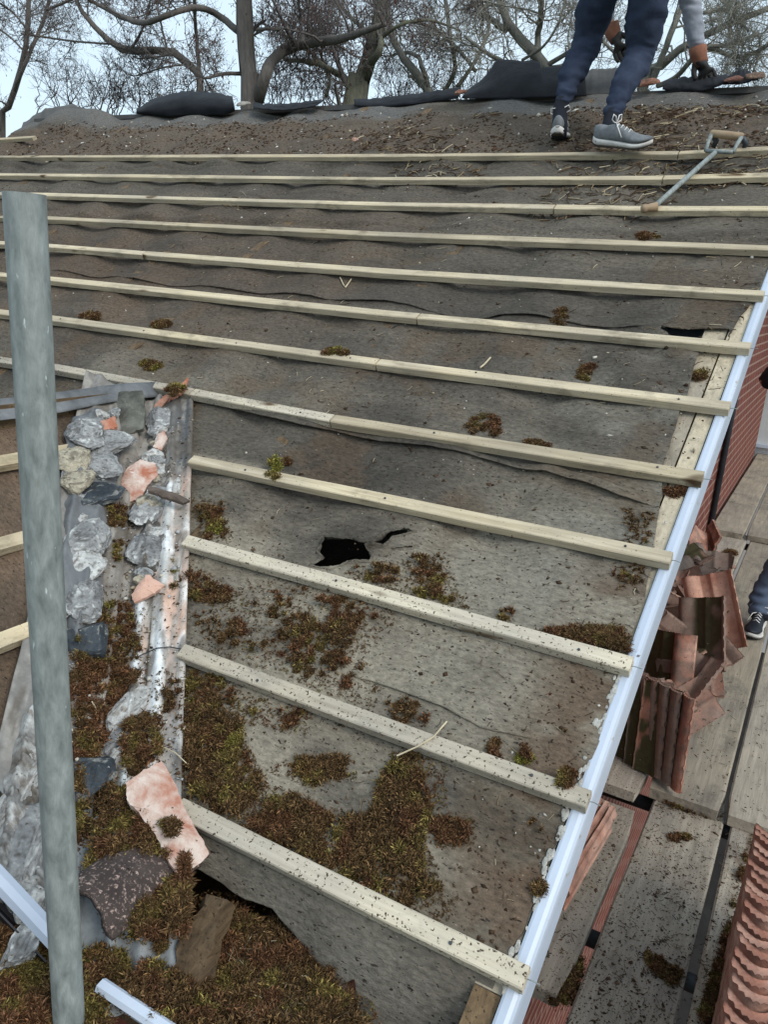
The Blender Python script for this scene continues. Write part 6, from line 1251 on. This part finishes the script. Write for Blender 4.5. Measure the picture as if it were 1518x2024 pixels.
tree('leaning tree with one heavy limb arching away from the curled felt flap', 14.5, [([(398, 200), (388, 160), (368, 122), (338, 102), (290, 98), (256, 100), (228, 88), (196, 66), (170, 34), (148, 4), (130, -60)], [16, 17, 17, 17, 16, 18, 14, 12, 10, 8, 6]), ([(398, 200), (392, 120), (386, 50), (383, -20), (380, -200)], [9, 9, 8, 8, 4]), ([(256, 100), (280, 60), (296, 0), (300, -60)], [6, 5, 4, 3]), ([(230, 88), (150, 82), (90, 74), (40, 66)], [5, 4, 4, 3]), ([(330, 102), (316, 40), (300, -40)], [5, 4, 3]), ([(360, 128), (320, 134), (270, 150)], [4, 4, 3])], 'bark', DT, 12, per=(14, 9, 7), Ls=(1.6, .75, .34), catkin=3600)
tree('big straight brown trunk with a thick side limb, behind the ridge', 12.6, [([(496, 214), (493, 150), (488, 80), (482, 10), (478, -80), (474, -300)], [46, 42, 40, 38, 34, 20]), ([(508, 200), (522, 150), (540, 118), (566, 96), (610, 84), (655, 80), (705, 66), (760, 48)], [26, 28, 24, 26, 24, 20, 16, 10]), ([(474, 62), (448, 42), (415, 22), (375, 16), (330, 30), (290, 44), (256, 40), (222, 26), (190, 8), (150, -14)], [16, 15, 14, 13, 13, 12, 12, 10, 8, 6]), ([(472, 146), (440, 146), (408, 154), (396, 150)], [9, 8, 6, 4]), ([(506, 60), (545, 58), (575, 78), (620, 88)], [8, 7, 6, 4]), ([(600, 84), (594, 40), (588, -20)], [9, 8, 6]), ([(480, -60), (560, -110), (640, -120)], [14, 10, 6]), ([(478, -90), (400, -120), (320, -110)], [14, 10, 6])], 'bark', DT, 13, per=(12, 9, 7), Ls=(1.5, .7, .32), catkin=4200)
tree('mossy green trunk forking low behind the middle of the ridge', 14.8, [([(704, 215), (708, 180), (716, 150), (728, 112), (742, 70), (752, 10), (760, -120)], [60, 46, 40, 38, 34, 26, 14]), ([(694, 172), (672, 150), (644, 132), (614, 122), (580, 120), (560, 116)], [18, 15, 14, 12, 10, 8]), ([(722, 140), (746, 108), (752, 84), (748, 40), (780, -20)], [20, 18, 14, 12, 8]), ([(644, 190), (652, 160), (640, 130), (632, 100)], [9, 8, 7, 5]), ([(640, 128), (612, 100), (604, 84)], [8, 7, 5]), ([(736, 90), (790, 50), (850, 40), (910, 60)], [10, 8, 6, 4]), ([(722, 60), (680, 20), (640, -30)], [10, 8, 6])], 'bark_green', DT, 14, per=(12, 9, 7), Ls=(1.6, .75, .33), catkin=5200)
tree('tangled pale oak with a long horizontal branch beside the mossy trunk', 17, [([(862, 215), (846, 178), (818, 140), (790, 104), (770, 60), (764, -20), (760, -160)], [20, 20, 19, 18, 15, 12, 8]), ([(848, 180), (830, 120), (806, 104), (770, 110)], [12, 10, 8, 5]), ([(940, 140), (905, 96), (862, 58), (820, 44), (790, 42)], [9, 8, 8, 7, 5]), ([(880, 180), (900, 130), (890, 70), (880, 0), (870, -100)], [12, 11, 10, 9, 6]), ([(906, 170), (940, 120), (965, 60), (960, -10)], [10, 9, 8, 6])], 'bark_pale', PT, 15, per=(13, 9, 7), Ls=(1.9, .85, .36), catkin=3000, wander=.24)
tree('pale oak with thick crooked limbs above the tall black felt flap', 16, [([(1120, 215), (1092, 150), (1056, 108), (1012, 62), (990, 10), (975, -90)], [28, 26, 24, 22, 18, 12]), ([(1064, 116), (1064, 70), (1070, 20), (1060, -60)], [15, 14, 13, 9]), ([(1034, 118), (1076, 90), (1106, 40), (1120, -20)], [7, 6, 5, 4]), ([(1000, 60), (950, 20), (920, -40)], [14, 12, 9]), ([(1092, 150), (1010, 130), (950, 96), (918, 70)], [12, 10, 8, 6]), ([(1080, 130), (1140, 90), (1180, 30)], [11, 9, 7])], 'bark_pale', PT, 16, per=(13, 9, 7), Ls=(1.9, .8, .36), wander=.26, catkin=800)
tree('pale spreading oak behind the grey sleeve at the gable end', 16.5, [([(1262, 215), (1290, 150), (1340, 100), (1410, 62), (1470, 36), (1540, 10)], [24, 22, 17, 15, 13, 10]), ([(1290, 160), (1330, 60), (1352, 0), (1370, -90)], [15, 13, 11, 8]), ([(1396, 92), (1430, 104), (1456, 112), (1486, 106), (1530, 84)], [10, 10, 9, 8, 6]), ([(1300, 170), (1340, 150), (1390, 96), (1440, 90), (1500, 66)], [12, 11, 10, 8, 6]), ([(1446, 70), (1442, 20), (1450, -40)], [9, 8, 6]), ([(1392, 26), (1430, 20), (1446, 30), (1480, 60)], [9, 8, 7, 5]), ([(1500, 70), (1504, 100), (1490, 140)], [5, 5, 4]), ([(1280, 180), (1220, 110), (1170, 60)], [10, 8, 6])], 'bark_pale', PT, 17, per=(13, 9, 7), Ls=(1.7, .75, .34), wander=.28)
def thicket(label, x0, x1, depth, n, h, seed):
    g_ = np.random.default_rng(seed); P, R_ = [], []
    for i in range(n):
        px = g_.uniform(x0, x1); base = on_y(px, 235, depth+g_.uniform(-1, 1)); top = on_y(px+g_.normal(0, 26), 235-h*g_.uniform(.45, 1), depth+g_.uniform(-1, 1)); t = np.linspace(0, 1, 8)[:, None]; q = base*(1-t)+top*t; q[1:] += g_.normal(0, .03, (7, 3)); q[0, 2] = -3.0 if i % 4 == 0 else q[0, 2]-.6; P.append(q); R_.append(np.linspace(.014, .005, 8))
    P, R_ = np.stack(P), np.stack(R_); P1, R1 = kids(P, R_, 8, .75, .6, 5, .2, .35, g_, .25, rmin=.0055); P2, R2 = kids(P1, R1, 5, .3, .6, 4, .25, .15, g_, rmin=.0045); VV, FF = [], []; m = 0
    for a_, b_, s_ in ((P, R_, 5), (P1, R1, 3), (P2, R2, 3)):
        V, Fq = tubes_np(a_, b_, s_); VV.append(V); FF.append(Fq+m); m += len(V)
    V = np.concatenate(VV); o = mesh('bush', V, np.concatenate(FF), MT['twig'], None, None, False, np.tile(np.array([.06, .052, .05]), (len(V), 1))); return tag(o, label, 'bush')
thicket('leafless upright bush beyond the grey felt hump', 70, 250, 13.0, 22, 110, 401)
thicket('leafless bush low behind the curled black felt flap', 240, 400, 14.0, 14, 80, 402)
thicket('leafless brush between the big trunk and the mossy trunk', 520, 690, 17.0, 26, 150, 403)
thicket('leafless brush behind the low black felt roll', 760, 960, 18.0, 26, 130, 404)
